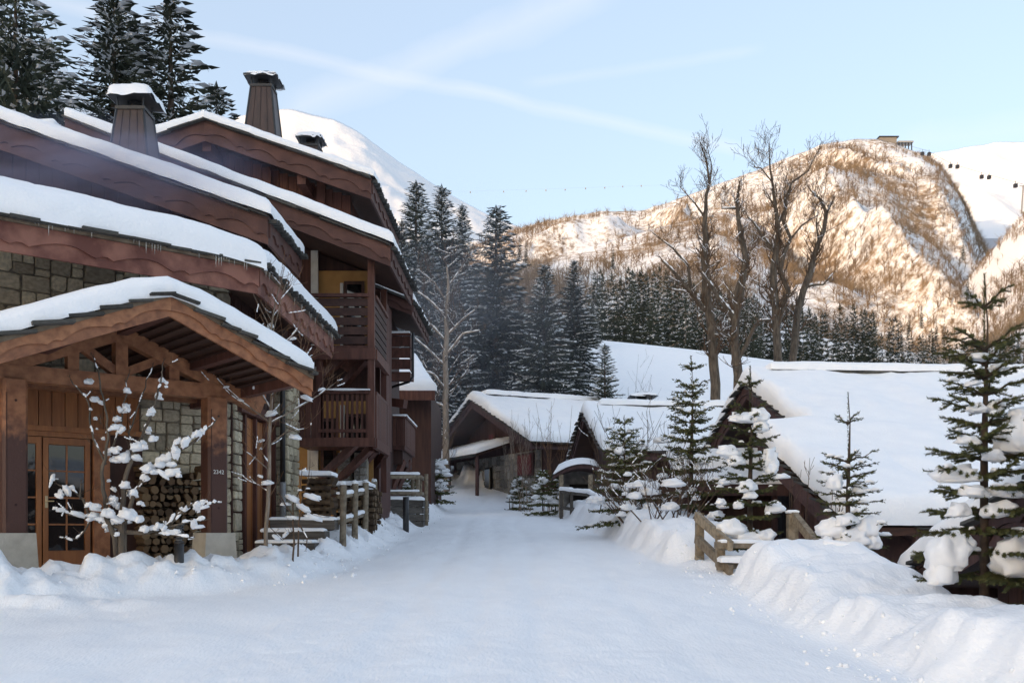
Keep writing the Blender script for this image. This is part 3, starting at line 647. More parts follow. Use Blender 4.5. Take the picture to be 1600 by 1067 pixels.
# roof: eave towards the porch and eave along the road, hipped at the corner
ZE = 3.85; PT = .36; EO = -.894
E0 = PA(-.27, EO, ZE); EL = PA(7.0, EO, ZE); H0 = Vector((-7.7, 16.33, ZE + PT * 4)); HL = PA(7.0, EO + 4, ZE + PT * 4)
EB = Vector((-3.6, 19.9, ZE)); HB = Vector((-7.6, 19.9, ZE + PT * 4))
rf = MB()
for quad in ((E0, EL, HL, H0), (E0, H0, HB, EB)): rf.prism([q - Vector((0, 0, .02)) for q in quad], (0, 0, -.14))
roofA = rf.build('roof', M['soffit'], lodge)
nA = AN; nB = Vector((1, -.018, 0)).normalized()
scallop_board(roofA, EL - AN * .045 - Vector((0, 0, .03)), E0 - AN * .045 - Vector((0, 0, .03)), .36, AN, M['fascia'], 1.0)
scallop_board(roofA, E0 - nB * .045 - Vector((0, 0, .03)), EB - nB * .045 - Vector((0, 0, .03)), .36, nB, M['fascia'], .62)
for a, b, n_ in ((EL, E0, AN), (E0, EB, nB)):
    MB().strip([a + n_ * .03 + Vector((0, 0, .045)), b + n_ * .03 + Vector((0, 0, .045))], [a + n_ * .03 - Vector((0, 0, .028)), b + n_ * .03 - Vector((0, 0, .028))], n_ * .05).build('edge_board', M['edge_wood'], roofA)
slates(roofA, EL + AN * .07 + Vector((0, 0, .06)), E0 + AN * .07 + Vector((0, 0, .06)), -AN, (0, 0, 1), r=random.Random(4))
slates(roofA, E0 + nB * .07 + Vector((0, 0, .06)), EB + nB * .07 + Vector((0, 0, .06)), -nB, (0, 0, 1), r=random.Random(5), tight=True)
up6 = Vector((0, 0, .05))
snow_slab(roofA, EL + AN * .10 + up6, E0 + (AN + nB) * .07 + up6, H0 + up6, HL + up6, .36, (1, 0, 0, 0), r=.34, seed=3, lump=.2, soft=(0, 1, 0, 0))
snow_slab(roofA, E0 + (AN + nB) * .07 + up6, EB + nB * .10 + up6, HB + up6, H0 + up6, .36, (1, 1, 0, 0), r=.34, seed=3, lump=.2, soft=(0, 0, 0, 1))
ri = random.Random(9)
icicles(roofA, EL.lerp(E0, .5) + AN * .10 + Vector((0, 0, .05)), E0 + AN * .10 + Vector((0, 0, .05)), 46, ri)
icicles(roofA, E0 + nB * .10 + Vector((0, 0, .05)), EB + nB * .10 + Vector((0, 0, .05)), 44, ri, .05, .24)
# entrance: header boards, door leaves with panes, frame
def bxA(name, material, parent, s0, s1, d0, d1, z0, z1):
    return MB().prism([PA(s0, d0, z0), PA(s1, d0, z0), PA(s1, d0, z1), PA(s0, d0, z1)], AN * (d0 - d1)).build(name, material, parent)
for i in range(12):
    s0 = .48 + i * .19
    hb = bxA('header_board', M['door_wood'], lodge, s0 + .006, s0 + .184, 1.74, 1.86, 1.60, 2.32)
bxA('header_trim', M['door_wood'], lodge, .42, 2.9, 1.70, 1.86, 1.52, 1.60)
fr = bxA('door_frame', M['porch_wood'], lodge, .95, 1.2, 1.72, 1.86, -.62, 1.52)
bxA('side_panel', M['dark_brown'], fr, .42, .95, 1.78, 1.86, -.62, 1.52)
bxA('frame_head', M['door_wood'], fr, 1.2, 2.75, 1.75, 1.86, 1.44, 1.52)
def door_leaf(s0, s1):
    lf = bxA('door', M['door_wood'], lodge, s0, s1, 1.80, 1.86, -.60, 1.43)
    st = .075
    for (a, b, c, d) in ((s0, s0 + st, -.6, 1.43), (s1 - st, s1, -.6, 1.43), (s0 + st, s1 - st, 1.33, 1.43), (s0 + st, s1 - st, -.6, -.30)):
        bxA('rail', M['door_wood'], lf, a, b, 1.765, 1.80, c, d)
    gw = (s1 - s0 - 2 * st); rows = 4; gh = (1.33 + .30) / rows
    for i in range(2):
        for j in range(rows):
            a = s0 + st + i * gw / 2; c = -.30 + j * gh
            bxA('pane', M['glass'], lf, a + .012, a + gw / 2 - .012, 1.785, 1.799, c + .012, c + gh - .012)
    mid = (s0 + s1) / 2
    bxA('muntin', M['door_wood'], lf, mid - .012, mid + .012, 1.772, 1.80, -.30, 1.33)
    for j in range(1, rows): bxA('muntin', M['door_wood'], lf, s0 + st, s1 - st, 1.774, 1.80, -.30 + j * gh - .012, -.30 + j * gh + .012)
    return lf
l1 = door_leaf(1.24, 1.93); l2 = door_leaf(1.95, 2.64)
h = MB(); h.tube([PA(1.97 - .085, 1.765, .46), PA(1.97 - .085, 1.71, .46), PA(1.97 - .18, 1.70, .46)], .011, 6); h.add(*[(lambda b: (b.v, b.f))(MB().prism([PA(1.865, 1.764, .36), PA(1.905, 1.764, .36), PA(1.905, 1.764, .54), PA(1.865, 1.764, .54)], AN * .012))][0])
h.build('handle', M['brass'], l1)
# ---------------------------------------------------------------- firewood in the porch
wp = empty('firewood_stack', PA(0, 1.6, -.6), 0, 'dim firewood stack against the stone wall inside the porch', 'firewood')
logs_stack(wp, PA(.62, 1.58, 0), AU, 1.05, -.6, 1.05, AN, 31, profile=lambda t: 1.0 + .12 * math.sin(7 * t))
# ---------------------------------------------------------------- porch
porch = empty('entrance_porch', PA(1.4, 0, -.6), 0, 'open timber entrance porch with orange-brown trusses, carved gable and snow cap', 'porch')
fl = MB().prism([PA(-.6, -.5, -.62), PA(4.4, -.5, -.62), PA(4.4, 1.85, -.62), PA(-.6, 1.85, -.62)], (0, 0, .05)).build('porch_floor', M['plinth'], porch)
for s_ in (0.0, 2.8):
    c = .155
    b = MB(); o_ = [PA(s_ - .27, -.27, -.75), PA(s_ + .27, -.27, -.75), PA(s_ + .27, .27, -.75), PA(s_ - .27, .27, -.75)]; t_ = [PA(s_ - .23, -.23, -.02), PA(s_ + .23, -.23, -.02), PA(s_ + .23, .23, -.02), PA(s_ - .23, .23, -.02)]
    b.add(o_ + t_, [(0, 3, 2, 1), (4, 5, 6, 7), (0, 1, 5, 4), (1, 2, 6, 5), (2, 3, 7, 6), (3, 0, 4, 7)]); base = b.build('plinth', M['plinth'], porch)
    post = MB(); ch = .035; ring = [(-c + ch, -c), (c - ch, -c), (c, -c + ch), (c, c - ch), (c - ch, c), (-c + ch, c), (-c, c - ch), (-c, -c + ch)]
    post.prism([PA(s_ + a, d, -.02) for a, d in ring], (0, 0, 2.02)); po = post.build('post', M['stained_post'], porch)
    for zz in (.35, 1.72): MB().tube([PA(s_, -c - .006, zz), PA(s_, -c + .02, zz)], .018, 8).build('peg', M['dark_brown'], po)
    bxA('groove', M['dark_brown'], po, s_ + .105, s_ + .115, -c - .003, -c + .01, .12, 1.82)
tx = bpy.data.curves.new('number', 'FONT'); tx.body = '2342'; tx.size = .085; tx.align_x = 'CENTER'; tx.extrude = .002
to = bpy.data.objects.new('tmp_text', tx); COL.objects.link(to); bpy.context.view_layer.update()
me = bpy.data.meshes.new_from_object(to); bpy.data.objects.remove(to); me.name = 'house_number'; me.materials.clear()
no = link('house_number', me, M['paint_white'], porch); no.matrix_basis = frame_mtx(PA(-.0, -.163, .86), AU, Vector((0, 0, 1)), AN)
bar('tie_beam', M['porch_wood'], porch, PA(-.8, 0, 2.095), PA(4.6, 0, 2.095), .2, .215)
bar('wall_beam', M['porch_wood'], porch, PA(-.8, 1.6, 2.22), PA(4.6, 1.6, 2.22), .18, .2)
bar('king_post', M['porch_wood'], porch, PA(1.4, 0, 2.2), PA(1.4, 0, 2.95), .17, .17, AU)
for s_, zt in ((2.05, 2.62), (.64, 2.58)): bar('truss_post', M['porch_wood'], porch, PA(s_, 0, 2.2), PA(s_, 0, zt), .15, .15, AU)
for a, b in (((2.02, 2.62), (1.47, 2.25)), ((.70, 2.56), (1.33, 2.25))): bar('brace', M['porch_wood'], porch, PA(a[0], 0.005, a[1]), PA(b[0], 0.005, b[1]), .12, .13, AN)
PP = .415; ZA = 3.0
def PR(s_, d, dz=0): return PA(s_, d, ZA - PP * abs(s_ - 1.4) + dz)
for e_ in (-.75, 3.55): bar('rafter', M['porch_wood'], porch, PR(1.4, .0, -.2), PR(e_, 0, -.2), .18, .2)
for s_ in (1.4, .35, -.45, 2.45, 3.3): bar('purlin', M['brown'], porch, PR(s_, -1.72, -.12 if s_ != 1.4 else -.17), PR(s_, 1.84, -.12 if s_ != 1.4 else -.17), .14, .14)
for sg, e_ in ((-1, -.64), (1, 3.62)):
    q4 = [PR(1.4, -1.78, -.02), PR(e_, -1.78, -.02), PR(e_, 1.84, -.02), PR(1.4, 1.84, -.02)]
    rf = MB().prism(q4, (0, 0, -.05)).build('porch_roof', M['soffit'], porch)
    for k in range(1, 14): bar('deck_board', M['soffit'], rf, PR(1.4 + (e_ - 1.4) * k / 14, -1.74, -.088), PR(1.4 + (e_ - 1.4) * k / 14, 1.8, -.088), .13, .018)
    scallop_board(rf, PR(1.4, -1.76, .0), PR(e_, -1.76, .0), .25, AN, M['porch_fascia'] if 'porch_fascia' in M else M['porch_wood'], .85)
    MB().strip([PR(1.4, -1.79, .055), PR(e_, -1.79, .055)], [PR(1.4, -1.79, -.012), PR(e_, -1.79, -.012)], AN * .07).build('edge_board', M['edge_wood'], rf)
    slates(rf, PR(1.4, -1.86, .075), PR(e_, -1.86, .075), -AN, (0, 0, 1), r=random.Random(12 + sg))
    dn = (AU * -sg)
    a, b, c, d = PR(1.4, -1.86, .08), PR(e_, -1.86, .08), PR(e_, 1.84, .08), PR(1.4, 1.84, .08)
    ov = Vector((0, 0, 0))
    snow_slab(rf, a, b, c, d, .28, (1, 1, 0, 0), r=.30, seed=15, lump=.22, soft=(0, 0, 0, 1))
# ================================================================ tall chalet behind the lodge wing
tall = empty('tall_chalet', (-6, 23, 0), 0, 'tall dark timber chalet with stacked snowy gables, chimneys and brown balconies', 'building')
half_roof(tall, -4.29, 5.5, -11.5, .354, 17.5, 19.95, fh=.42, snow=.28, seed=11, snow_edges=(1, 1, 0, 0))
half_roof(tall, -2.5, 5.87, -9.2, .39, 20.5, 24.15, fh=.38, snow=.25, seed=12, snow_edges=(1, 1, 0, 0))
half_roof(tall, -3.25, 8.13, -7.1, .35, 23.0, 27.6, fh=.42, snow=.2, seed=13, snow_edges=(1, 1, 1, 0))
half_roof(tall, -9.7, 9.4775 - .35 * 2.6, -7.1, .35, 23.0, 27.6, fh=.42, snow=.28, seed=14, eave_fascia=False, snow_edges=(1, 1, 1, 0), shear=0)
half_roof(tall, -12.2, 9.85, -9.8, .35, 26.5, 30, fh=.36, snow=.34, seed=15, eave_fascia=False, snow_edges=(1, 1, 1, 0), shear=0)
def wall_slab(name, material, parent, x0, x1, y, z0, z1l, z1r, th=.2):
    return MB().prism([(x0, y, z0), (x1, y, z0), (x1, y, z1r), (x0, y, z1l)], (0, th, 0)).build(name, material, parent)
w2 = wall_slab('front_wall', M['dark_brown'], tall, -11.4, -4.6, 18.4, 3.6, 7.75, 5.36)
plank_row(w2, (-11.4, 18.4), (-4.6, 18.4), 4.2, lambda t: 7.72 - 2.4 * t, (0, -1), .24, M['dark_brown'])
MB().box(-4.8, -4.6, 18.6, 20.4, 3.6, 5.3).build('return_wall', M['dark_brown'], tall)
w4 = wall_slab('gable_wall', M['dark_brown'], tall, -9.3, -3.9, 24.1, 5.0, 8.4, 8.1)
MB().prism([(-9.3, 24.1, 8.35), (-3.9, 24.1, 8.05), (-7.1, 24.1, 9.2)], (0, .2, 0)).build('gable_peak', M['dark_brown'], w4)
plank_row(w4, (-9.3, 24.1), (-3.9, 24.1), 5.9, lambda t: 9.2 - .35 * abs(-9.3 + 5.4 * t + 7.1), (0, -1), .22, M['brown'], .035)
for xx in (-7.1, -4.9, -8.9): bar('bracket', M['brown'], w4, (xx, 23.15, 9.2 - .35 * abs(xx + 7.1) - .25), (xx, 24.1, 9.2 - .35 * abs(xx + 7.1) - .25), .2, .22)
for xx in (-5.9, -4.6): bar('wall_post', M['brown'], w4, (xx, 24.02, 6.6), (xx, 24.02, 8.7), .2, .16, (0, 1, 0))
MB().box(-4.1, -3.9, 24.3, 28, 3, 8.0).build('upper_side_wall', M['brown'], tall)
# main front wall at the balconies
w3 = wall_slab('main_wall', M['dark_brown'], tall, -9.2, -3.25, 23.0, -.3, 8.2, 5.95)
plank_row(w3, (-5.3, 23.0), (-4.62, 23.0), 3.4, 6.3, (0, -1), .2, M['brown'])
MB().box(-3.3, -3.1, 23.2, 25.4, -.2, 5.6).build('side_wall', M['brown'], tall)
plank_row(w3, (-3.1, 23.2), (-3.1, 25.4), 2.0, 5.6, (1, 0), .2, M['pink_board'] if 'pink_board' in M else M['brown'])
MB().box(-5.4, -3.2, 22.94, 22.995, -.2, 3.0).build('plaster', M['ochre'], w3)
MB().box(-4.46, -3.2, 22.94, 22.995, 3.9, 6.0).build('plaster', M['ochre'], w3)
for x0, x1, z0, z1 in ((-4.70, -4.46, -.2, 2.6), (-4.62, -4.46, 3.6, 6.45), (-3.95, -3.85, .9, 2.9), (-3.95, -3.88, 4.0, 5.7)):
    MB().box(x0, x1, 22.86, 22.94, z0, z1).build('pilaster', M['white_plaster'], w3)
for x0, x1, z0, z1 in ((-3.84, -3.35, .5, 2.7), (-3.86, -3.40, 4.0, 5.75), (-4.40, -4.05, .7, 2.6)):
    d_ = MB().box(x0, x1, 22.88, 22.94, z0, z1).build('balcony_door', M['dark_brown'], w3)
    MB().box(x0 + .07, x1 - .07, 22.865, 22.88, z0 + .5, z1 - .08).build('pane', M['glass'], d_)
for x_ in (-3.75, -3.38):
    sp_ = MB().box(x_ - .14, x_ + .14, 22.2, 22.5, -.4, 1.75).build('stone_pier', M['mortar'], tall)
    stone_fill(sp_, (x_ - .14, 22.2, 0), (1, 0), .28, -.3, 1.7, (0, -1), M['grey_stone'], .2, int(-x_ * 10))
wl_ = MB().box(-3.62, -3.52, 22.80, 22.94, 5.15, 5.42).build('wall_lamp', M['dark_metal'], w3)
# balconies
def board_front(parent, x0, x1, y, z0, z1, n, material, name='rail_board', th=.03):
    hgt = (z1 - z0) / n
    for i in range(n): piece(name, unit_box(), material, parent, frame_mtx(Vector(((x0 + x1) / 2, y, z0 + (i + .5) * hgt)), Vector((x1 - x0, 0, 0)), Vector((0, th, 0)), Vector((0, 0, hgt - .035))))
def board_side(parent, x, y0, y1, z0, z1, n, material, name='rail_board', th=.03):
    hgt = (z1 - z0) / n
    for i in range(n): piece(name, unit_box(), material, parent, frame_mtx(Vector((x, (y0 + y1) / 2, z0 + (i + .5) * hgt)), Vector((th, 0, 0)), Vector((0, y1 - y0, 0)), Vector((0, 0, hgt - .035))))
def rail_snow(parent, p, q, w=.12, t=.05, seed=0):
    p = Vector(p); q = Vector(q); d = (q - p).normalized(); n = Vector((-d.y, d.x, 0)).normalized() * w / 2
    return snow_slab(parent, p - n, q - n, q + n, p + n, t, (1, 1, 1, 1), r=w * .45, step=.12, seed=seed, wob=.015, lump=.6)
b1 = MB().box(-4.6, -2.9, 21.0, 23.0, 3.78, 3.92).build('balcony', M['brown'], tall)
bar('floor_beam', M['brown'], b1, (-4.62, 20.98, 3.74), (-2.88, 20.98, 3.74), .10, .24)
bar('floor_beam', M['brown'], b1, (-2.9, 21.04, 3.74), (-2.9, 23.2, 3.74), .10, .22)
bar('top_rail', M['brown'], b1, (-4.62, 20.98, 4.97), (-3.0, 20.98, 4.97), .11, .07)
bar('top_rail', M['brown'], b1, (-2.92, 21.1, 4.97), (-2.92, 23.1, 4.97), .11, .07)
board_front(b1, -4.6, -3.02, 21.0, 3.93, 4.93, 5, M['dark_brown']); board_side(b1, -2.92, 21.1, 23.1, 3.93, 4.93, 6, M['dark_brown'])
b2 = MB().box(-4.66, -2.9, 21.0, 23.0, 1.86, 1.98).build('balcony', M['brown'], tall)
bar('floor_beam', M['brown'], b2, (-4.68, 20.98, 1.88), (-2.88, 20.98, 1.88), .10, .18)
bar('floor_beam', M['brown'], b2, (-2.9, 21.04, 1.86), (-2.9, 23.2, 1.86), .10, .2)
tr_ = bar('top_rail', M['brown'], b2, (-4.66, 20.98, 2.93), (-3.0, 20.98, 2.93), .12, .07); bar('top_rail', M['brown'], b2, (-2.92, 21.1, 2.93), (-2.92, 23.1, 2.93), .11, .07)
rail_snow(b2, (-4.0, 20.98, 2.965), (-3.0, 20.98, 2.965), .13, .04, 5)
bar('bottom_rail', M['brown'], b2, (-4.08, 20.99, 2.12), (-3.02, 20.99, 2.12), .07, .07)
for i in range(10): bar('baluster', M['brown'], b2, (-4.0 + i * .105, 20.99, 1.97), (-4.0 + i * .105, 20.99, 2.9), .05, .03, (0, 1, 0))
plank_row(b2, (-4.66, 21.0), (-4.1, 21.0), 1.96, 2.9, (0, -1), .14, M['brown'])
plank_row(b2, (-2.9, 21.1), (-2.9, 23.1), 1.96, 2.9, (1, 0), .15, M['brown'])
for x_, y_, z0, z1, wd in ((-2.97, 21.02, 1.85, 5.72, .14), (-4.06, 21.04, 1.9, 3.75, .13), (-2.97, 23.1, .9, 5.6, .13), (-4.62, 21.1, 2.0, 3.75, .12)):
    bar('post', M['brown'], tall, (x_, y_, z0), (x_, y_, z1), wd, wd, (0, 1, 0))
for a, b in ((px(557, 542, 21.1), px(507, 585, 21.6)), (px(512, 548, 21.6), px(556, 585, 21.9)), (px(572, 560, 21.3), px(538, 600, 21.9)),
             (px(556, 693, 21.05), px(502, 745, 21.8)), (px(580, 700, 21.4), px(532, 747, 22.2)), (px(586, 703, 22.3), px(556, 738, 22.8)), (px(602, 708, 23.0), px(574, 748, 23.5))):
    bar('brace', M['brown'], tall, a, b, .13, .15)
# chimneys
def blob_slab(parent, cx, cy, z, wx, wy, t, seed, ridge=.12):
    """snow cushion on a small hipped hood"""
    n = 15; u = np.linspace(-1, 1, n); U, V = np.meshgrid(u, u); d = np.maximum(np.abs(U), np.abs(V))
    Z = t * np.sqrt(np.clip(1 - d ** 4, 0, 1)) + ridge * (1 - d) + .03 * vfbm(U * 2 + seed, V * 2, 3, seed)
    Z = np.where(d > .99, -.05 + .04 * vnoise(U * 4, V * 4, seed), Z)
    k = 1 + .06 * vnoise(U * 2, V * 2, seed + 1)
    return np_mesh('snow', np.stack([cx + U * wx / 2 * k, cy + V * wy / 2 * k, z + Z], -1).reshape(-1, 3), grid_faces(n, n), M['snow'], parent)
def chimney(parent, cx, cy, z0, z1, wb, wt, db, dt, cw, caph, snow, seed):
    q = lambda w, d, z: [(cx - w / 2, cy - d / 2, z), (cx + w / 2, cy - d / 2, z), (cx + w / 2, cy + d / 2, z), (cx - w / 2, cy + d / 2, z)]
    FX = [(0, 3, 2, 1), (4, 5, 6, 7), (0, 1, 5, 4), (1, 2, 6, 5), (2, 3, 7, 6), (3, 0, 4, 7)]
    body = MB().add(q(wb, db, z0) + q(wt, dt, z1), FX).build('chimney', M['copper'], parent)
    for sg in (-1, 1):                                   # folded seams on the corners
        for sd in (-1, 1): bar('corner_seam', M['dark_metal'], body, (cx + sg * wb / 2, cy + sd * db / 2, z0), (cx + sg * wt / 2, cy + sd * dt / 2, z1), .035, .035)
    for k in range(1, 4): f = k / 4 - .5; bar('seam', M['copper'], body, (cx + f * wb, cy - db / 2 - .003, z0 + .02), (cx + f * wt, cy - dt / 2 - .003, z1), .006, .02)
    MB().add(q(wt + .05, dt + .05, z1 - .02) + q(wt + .05, dt + .05, z1 + .04), FX).build('collar', M['dark_metal'], body)
    MB().tube([(cx, cy, z1), (cx, cy, z1 + caph * .5)], wt * .26, 10).build('flue', M['dark_metal'], body, True)
    zc = z1 + caph * .48
    for sg in (-1, 1):
        for sd in (-1, 1): bar('cap_post', M['dark_metal'], body, (cx + sg * wt * .46, cy + sd * dt * .46, z1), (cx + sg * wt * .48, cy + sd * dt * .48, zc + .05), .03, .03)
    hood = MB().add(q(cw, cw, zc) + q(cw, cw, zc + .04) + q(cw * .35, cw * .35, zc + caph * .5) , FX + [(4, 5, 9, 8), (5, 6, 10, 9), (6, 7, 11, 10), (7, 4, 8, 11), (8, 9, 10, 11)]).build('hood', M['dark_metal'], body)
    if snow: blob_slab(hood, cx + .02, cy, zc + .05, cw * 1.04, cw * 1.04, snow, seed, caph * .42)
    return body
chimney(tall, -7.10, 18.75, 6.5, 7.86, .80, .50, .80, .50, .80, .42, .14, 3)
chimney(tall, -6.14, 24.6, 8.75, 10.9, .95, .50, .95, .5, .80, .42, .03, 4)
chimney(tall, -5.38, 26.6, 9.0, 10.22, .62, .5, .62, .5, .68, .40, .05, 5)
chimney(tall, -10.3, 22.0, 7.0, 8.55, .7, .5, .7, .5, .78, .40, .16, 6)

# ================================================================ next house up the road
nxt = empty('balcony_chalet', (-4, 27, .3), 0, 'narrow dark chalet with slate-edged roof and stacked balconies up the road', 'building')
half_roof(nxt, -2.55, 5.85, -5.2, .40, 25.4, 29.4, fh=.30, snow=.22, seed=31, snow_edges=(1, 1, 1, 0))
MB().prism([(-6, 27.2, .2), (-3.35, 27.2, .2), (-3.35, 27.2, 5.9), (-6, 27.2, 6.9)], (0, 2.4, 0)).build('wall', M['dark_brown'], nxt)
b3 = MB().box(-3.5, -2.68, 26.2, 27.2, 4.08, 4.2).build('balcony', M['brown'], nxt)
bar('top_rail', M['brown'], b3, (-3.5, 26.2, 5.18), (-2.66, 26.2, 5.18), .1, .06); rail_snow(b3, (-3.4, 26.2, 5.21), (-2.7, 26.2, 5.21), .12, .04, 8)
board_front(b3, -3.5, -2.68, 26.22, 4.25, 5.15, 3, M['brown']); board_side(b3, -2.69, 26.25, 27.2, 4.25, 5.15, 3, M['brown'])
bar('skirt', M['brown'], b3, (-3.5, 26.2, 4.05), (-2.68, 26.2, 4.05), .06, .18)
MB().tube([(-2.60, 26.1, 5.2), (-2.60, 26.1, 4.05), (-2.72, 26.3, 3.95), (-3.4, 26.9, 3.85)], .035, 8).build('drain_pipe', M['dark_metal'], nxt, True)
b4 = MB().box(-3.7, -3.02, 28.0, 31.0, 2.3, 2.42).build('balcony', M['brown'], nxt)
MB().box(-3.62, -3.10, 28.2, 30.8, 1.9, 2.3).build('balcony_underside', M['dark_brown'], b4)
bar('top_rail', M['brown'], b4, (-3.7, 28, 3.22), (-3.02, 28, 3.22), .1, .06); bar('top_rail', M['brown'], b4, (-3.02, 28.06, 3.22), (-3.02, 31, 3.22), .1, .06)
rail_snow(b4, (-3.7, 28, 3.25), (-3.02, 28, 3.25), .12, .04, 9); rail_snow(b4, (-3.02, 28.06, 3.25), (-3.02, 31, 3.25), .12, .05, 10)
plank_row(b4, (-3.7, 28.02), (-3.04, 28.02), 2.42, 3.18, (0, -1), .11, M['brown']); plank_row(b4, (-3.04, 28.05), (-3.04, 31), 2.42, 3.18, (1, 0), .16, M['brown'])
bar('brace', M['brown'], nxt, (-3.1, 28.4, 2.0), (-3.45, 27.6, .9), .14, .16); bar('brace', M['brown'], nxt, (-3.1, 30, 2.1), (-3.5, 29, .9), .14, .16)
for zz_, (xa, xb) in ((3.4, (-3.9, -3.35)),): bar('beam_end', M['brown'], nxt, (xa, 27.1, zz_ + .2), (xb + .5, 26.6, zz_), .2, .22)
low = empty('low_annex', (-4, 34, 1), 0, 'low brown annex with smooth snow roof beyond the stacked balconies', 'building')
MB().prism([(-7, 33.8, .8), (-2.75, 33.8, .8), (-2.75, 33.8, 4.7), (-7, 33.8, 4.7)], (0, 5, 0)).build('wall', M['dark_brown'], low)
ro_ = MB().prism([(-7, 33, 4.60), (-2.55, 33, 4.60), (-3.5, 36.2, 6.15), (-7, 36.2, 6.15)], (0, 0, .1)).build('roof', M['soffit'], low)
bar('fascia', M['brown'], ro_, (-7, 32.97, 4.50), (-2.55, 32.97, 4.50), .06, .32)
snow_slab(ro_, (-7, 32.98, 4.68), (-2.53, 32.98, 4.68), (-3.5, 36.2, 6.2), (-7, 36.2, 6.2), .32, (1, 1, 1, 0), seed=41)

# ================================================================ gabled chalets below the road
def gabled(name, label, apex, alpha, length, b, a, pitch, zb, oh=.9, snow=.4, seed=0, wall=None, fh=.30, ridge_roll=True, period=1.0):
    al = R(alpha); rd = Vector((math.cos(al), math.sin(al), 0)); gd = Vector((math.sin(al), -math.cos(al), 0)); ap = Vector(apex)
    def P(x, y, z): v = Vector((ap.x, ap.y, 0)) + rd * x + gd * y; v.z = z; return v
    zr = lambda y: ap.z - pitch * abs(y)
    h = empty(name, P(length / 2, 0, zb), 0, label, 'house'); wm = wall or M['chalet_wood']; r = random.Random(seed)
    body = MB(); ya, yb = -a + .7, b - .7
    body.prism([P(oh, ya, zb), P(oh, yb, zb), P(oh, yb, zr(yb) - .12), P(oh, 0, ap.z - .12), P(oh, ya, zr(ya) - .12)], rd * (length - oh - .3)); wl = body.build('wall', M['dark_brown'], h)
    L = yb - ya; pa, pb = P(oh, ya, 0), P(oh, yb, 0)
    plank_row(wl, pa, pb, zb + 1.2, lambda t: zr(ya + t * L) - .16, -rd, .3, wm, r=r)
    for sg, e in ((1, b), (-1, -a)):
        rf = MB().prism([P(.06, 0, ap.z), P(length, 0, ap.z), P(length, e, zr(e)), P(.06, e, zr(e))], (0, 0, -.13)).build('roof', M['soffit'], h)
        scallop_board(rf, P(.058, 0, ap.z + .01), P(.058, e, zr(e) + .01), fh, -rd, wm if wm is not M['dark_brown'] else M['brown_fascia'], period)
        MB().strip([P(-.05, 0, ap.z + .06), P(-.05, e, zr(e) + .06)], [P(-.05, 0, ap.z + .01), P(-.05, e, zr(e) + .01)], rd * .12).build('edge_board', M['dark_brown'], rf)
        slates(rf, P(-.08, 0, ap.z + .09), P(-.08, e, zr(e) + .09), rd, (0, 0, 1), r=r)
        slates(rf, P(0, e + .03 * sg, zr(e) + .05), P(length, e + .03 * sg, zr(e) + .05), -gd * sg, (0, 0, 1), r=r) if sg > 0 else None
        bar('eave_board', wm, rf, P(.05, e - .03 * sg, zr(e) - .12), P(length, e - .03 * sg, zr(e) - .12), .06, .24)
        snow_slab(rf, P(-.07, 0, ap.z + .07), P(length, 0, ap.z + .07), P(length, e + .06 * sg, zr(e) + .07), P(-.07, e + .06 * sg, zr(e) + .07), snow, (0, 1, 1, 1), step=.16, seed=seed + 3, lump=.34)
    if ridge_roll:
        z_ = ap.z + snow * .92
        rr = MB().strip([P(.55, .42, z_ - .02), P(length, .42, z_ - .02)], [P(.55, .42, z_ - .10), P(length, .42, z_ - .10)], -gd * .7).build('ridge_board', M['slate'], h)
        snow_slab(rr, P(.5, -.42, z_ - .04), P(length, -.42, z_ - .04), P(length, .44, z_ - .03), P(.5, .44, z_ - .03), .24, (1, 1, 1, 1), r=.3, step=.2, seed=seed + 9, lump=.25)
    return h, P, zr
# the big roof beside the road, with the projecting lower wing
hb, PB, zB = gabled('gabled_chalet', 'large brown chalet whose broad smooth snow roof nearly reaches the snowbank', (5.87, 25, 3.66), 5, 14, 8.75, 3.75, .415, -2.6, snow=.42, seed=61, fh=.34)
for y_, z0_, z1_ in ((2.2, 1.5, 2.3), (3.6, .9, 1.7)):
    wn_ = MB().prism([PB(.84, y_ - .45, z0_), PB(.84, y_ + .45, z0_), PB(.84, y_ + .45, z1_), PB(.84, y_ - .45, z1_)], (-.04, 0, 0)).build('window', M['chalet_wood'], hb)
    MB().prism([PB(.80, y_ - .37, z0_ + .07), PB(.80, y_ - .02, z0_ + .07), PB(.80, y_ - .02, z1_ - .07), PB(.80, y_ - .37, z1_ - .07)], (-.012, 0, 0)).build('pane', M['glass'], wn_)
    MB().prism([PB(.80, y_ + .02, z0_ + .07), PB(.80, y_ + .37, z0_ + .07), PB(.80, y_ + .37, z1_ - .07), PB(.80, y_ + .02, z1_ - .07)], (-.012, 0, 0)).build('pane', M['glass'], wn_)
wg = MB().prism([PB(-.6, 4.9, -2.6), PB(-.6, 8.1, -2.6), PB(-.6, 8.1, zB(8.1) - .15), PB(-.6, 4.9, zB(4.9) - .15)], Vector((1.4, .12, 0))).build('wing_wall', M['dark_brown'], hb)
plank_row(wg, PB(-.6, 4.9, 0), PB(-.6, 8.1, 0), -1.6, lambda t: zB(4.9 + 3.2 * t) - .2, (-1, -.09), .28, M['chalet_wood'])
d_ = MB().prism([PB(-.66, 5.6, -1.7), PB(-.66, 6.5, -1.7), PB(-.66, 6.5, .3), PB(-.66, 5.6, .3)], (-.03, 0, 0)).build('wing_door', M['dark_brown'], hb)
for y_ in (5.65, 6.45): MB().tube([PB(-.9, y_ + .4, -2.0), PB(-.9, y_ + .4, .9 - .2)], .06, 6).build('wing_post', M['chalet_wood'], hb)
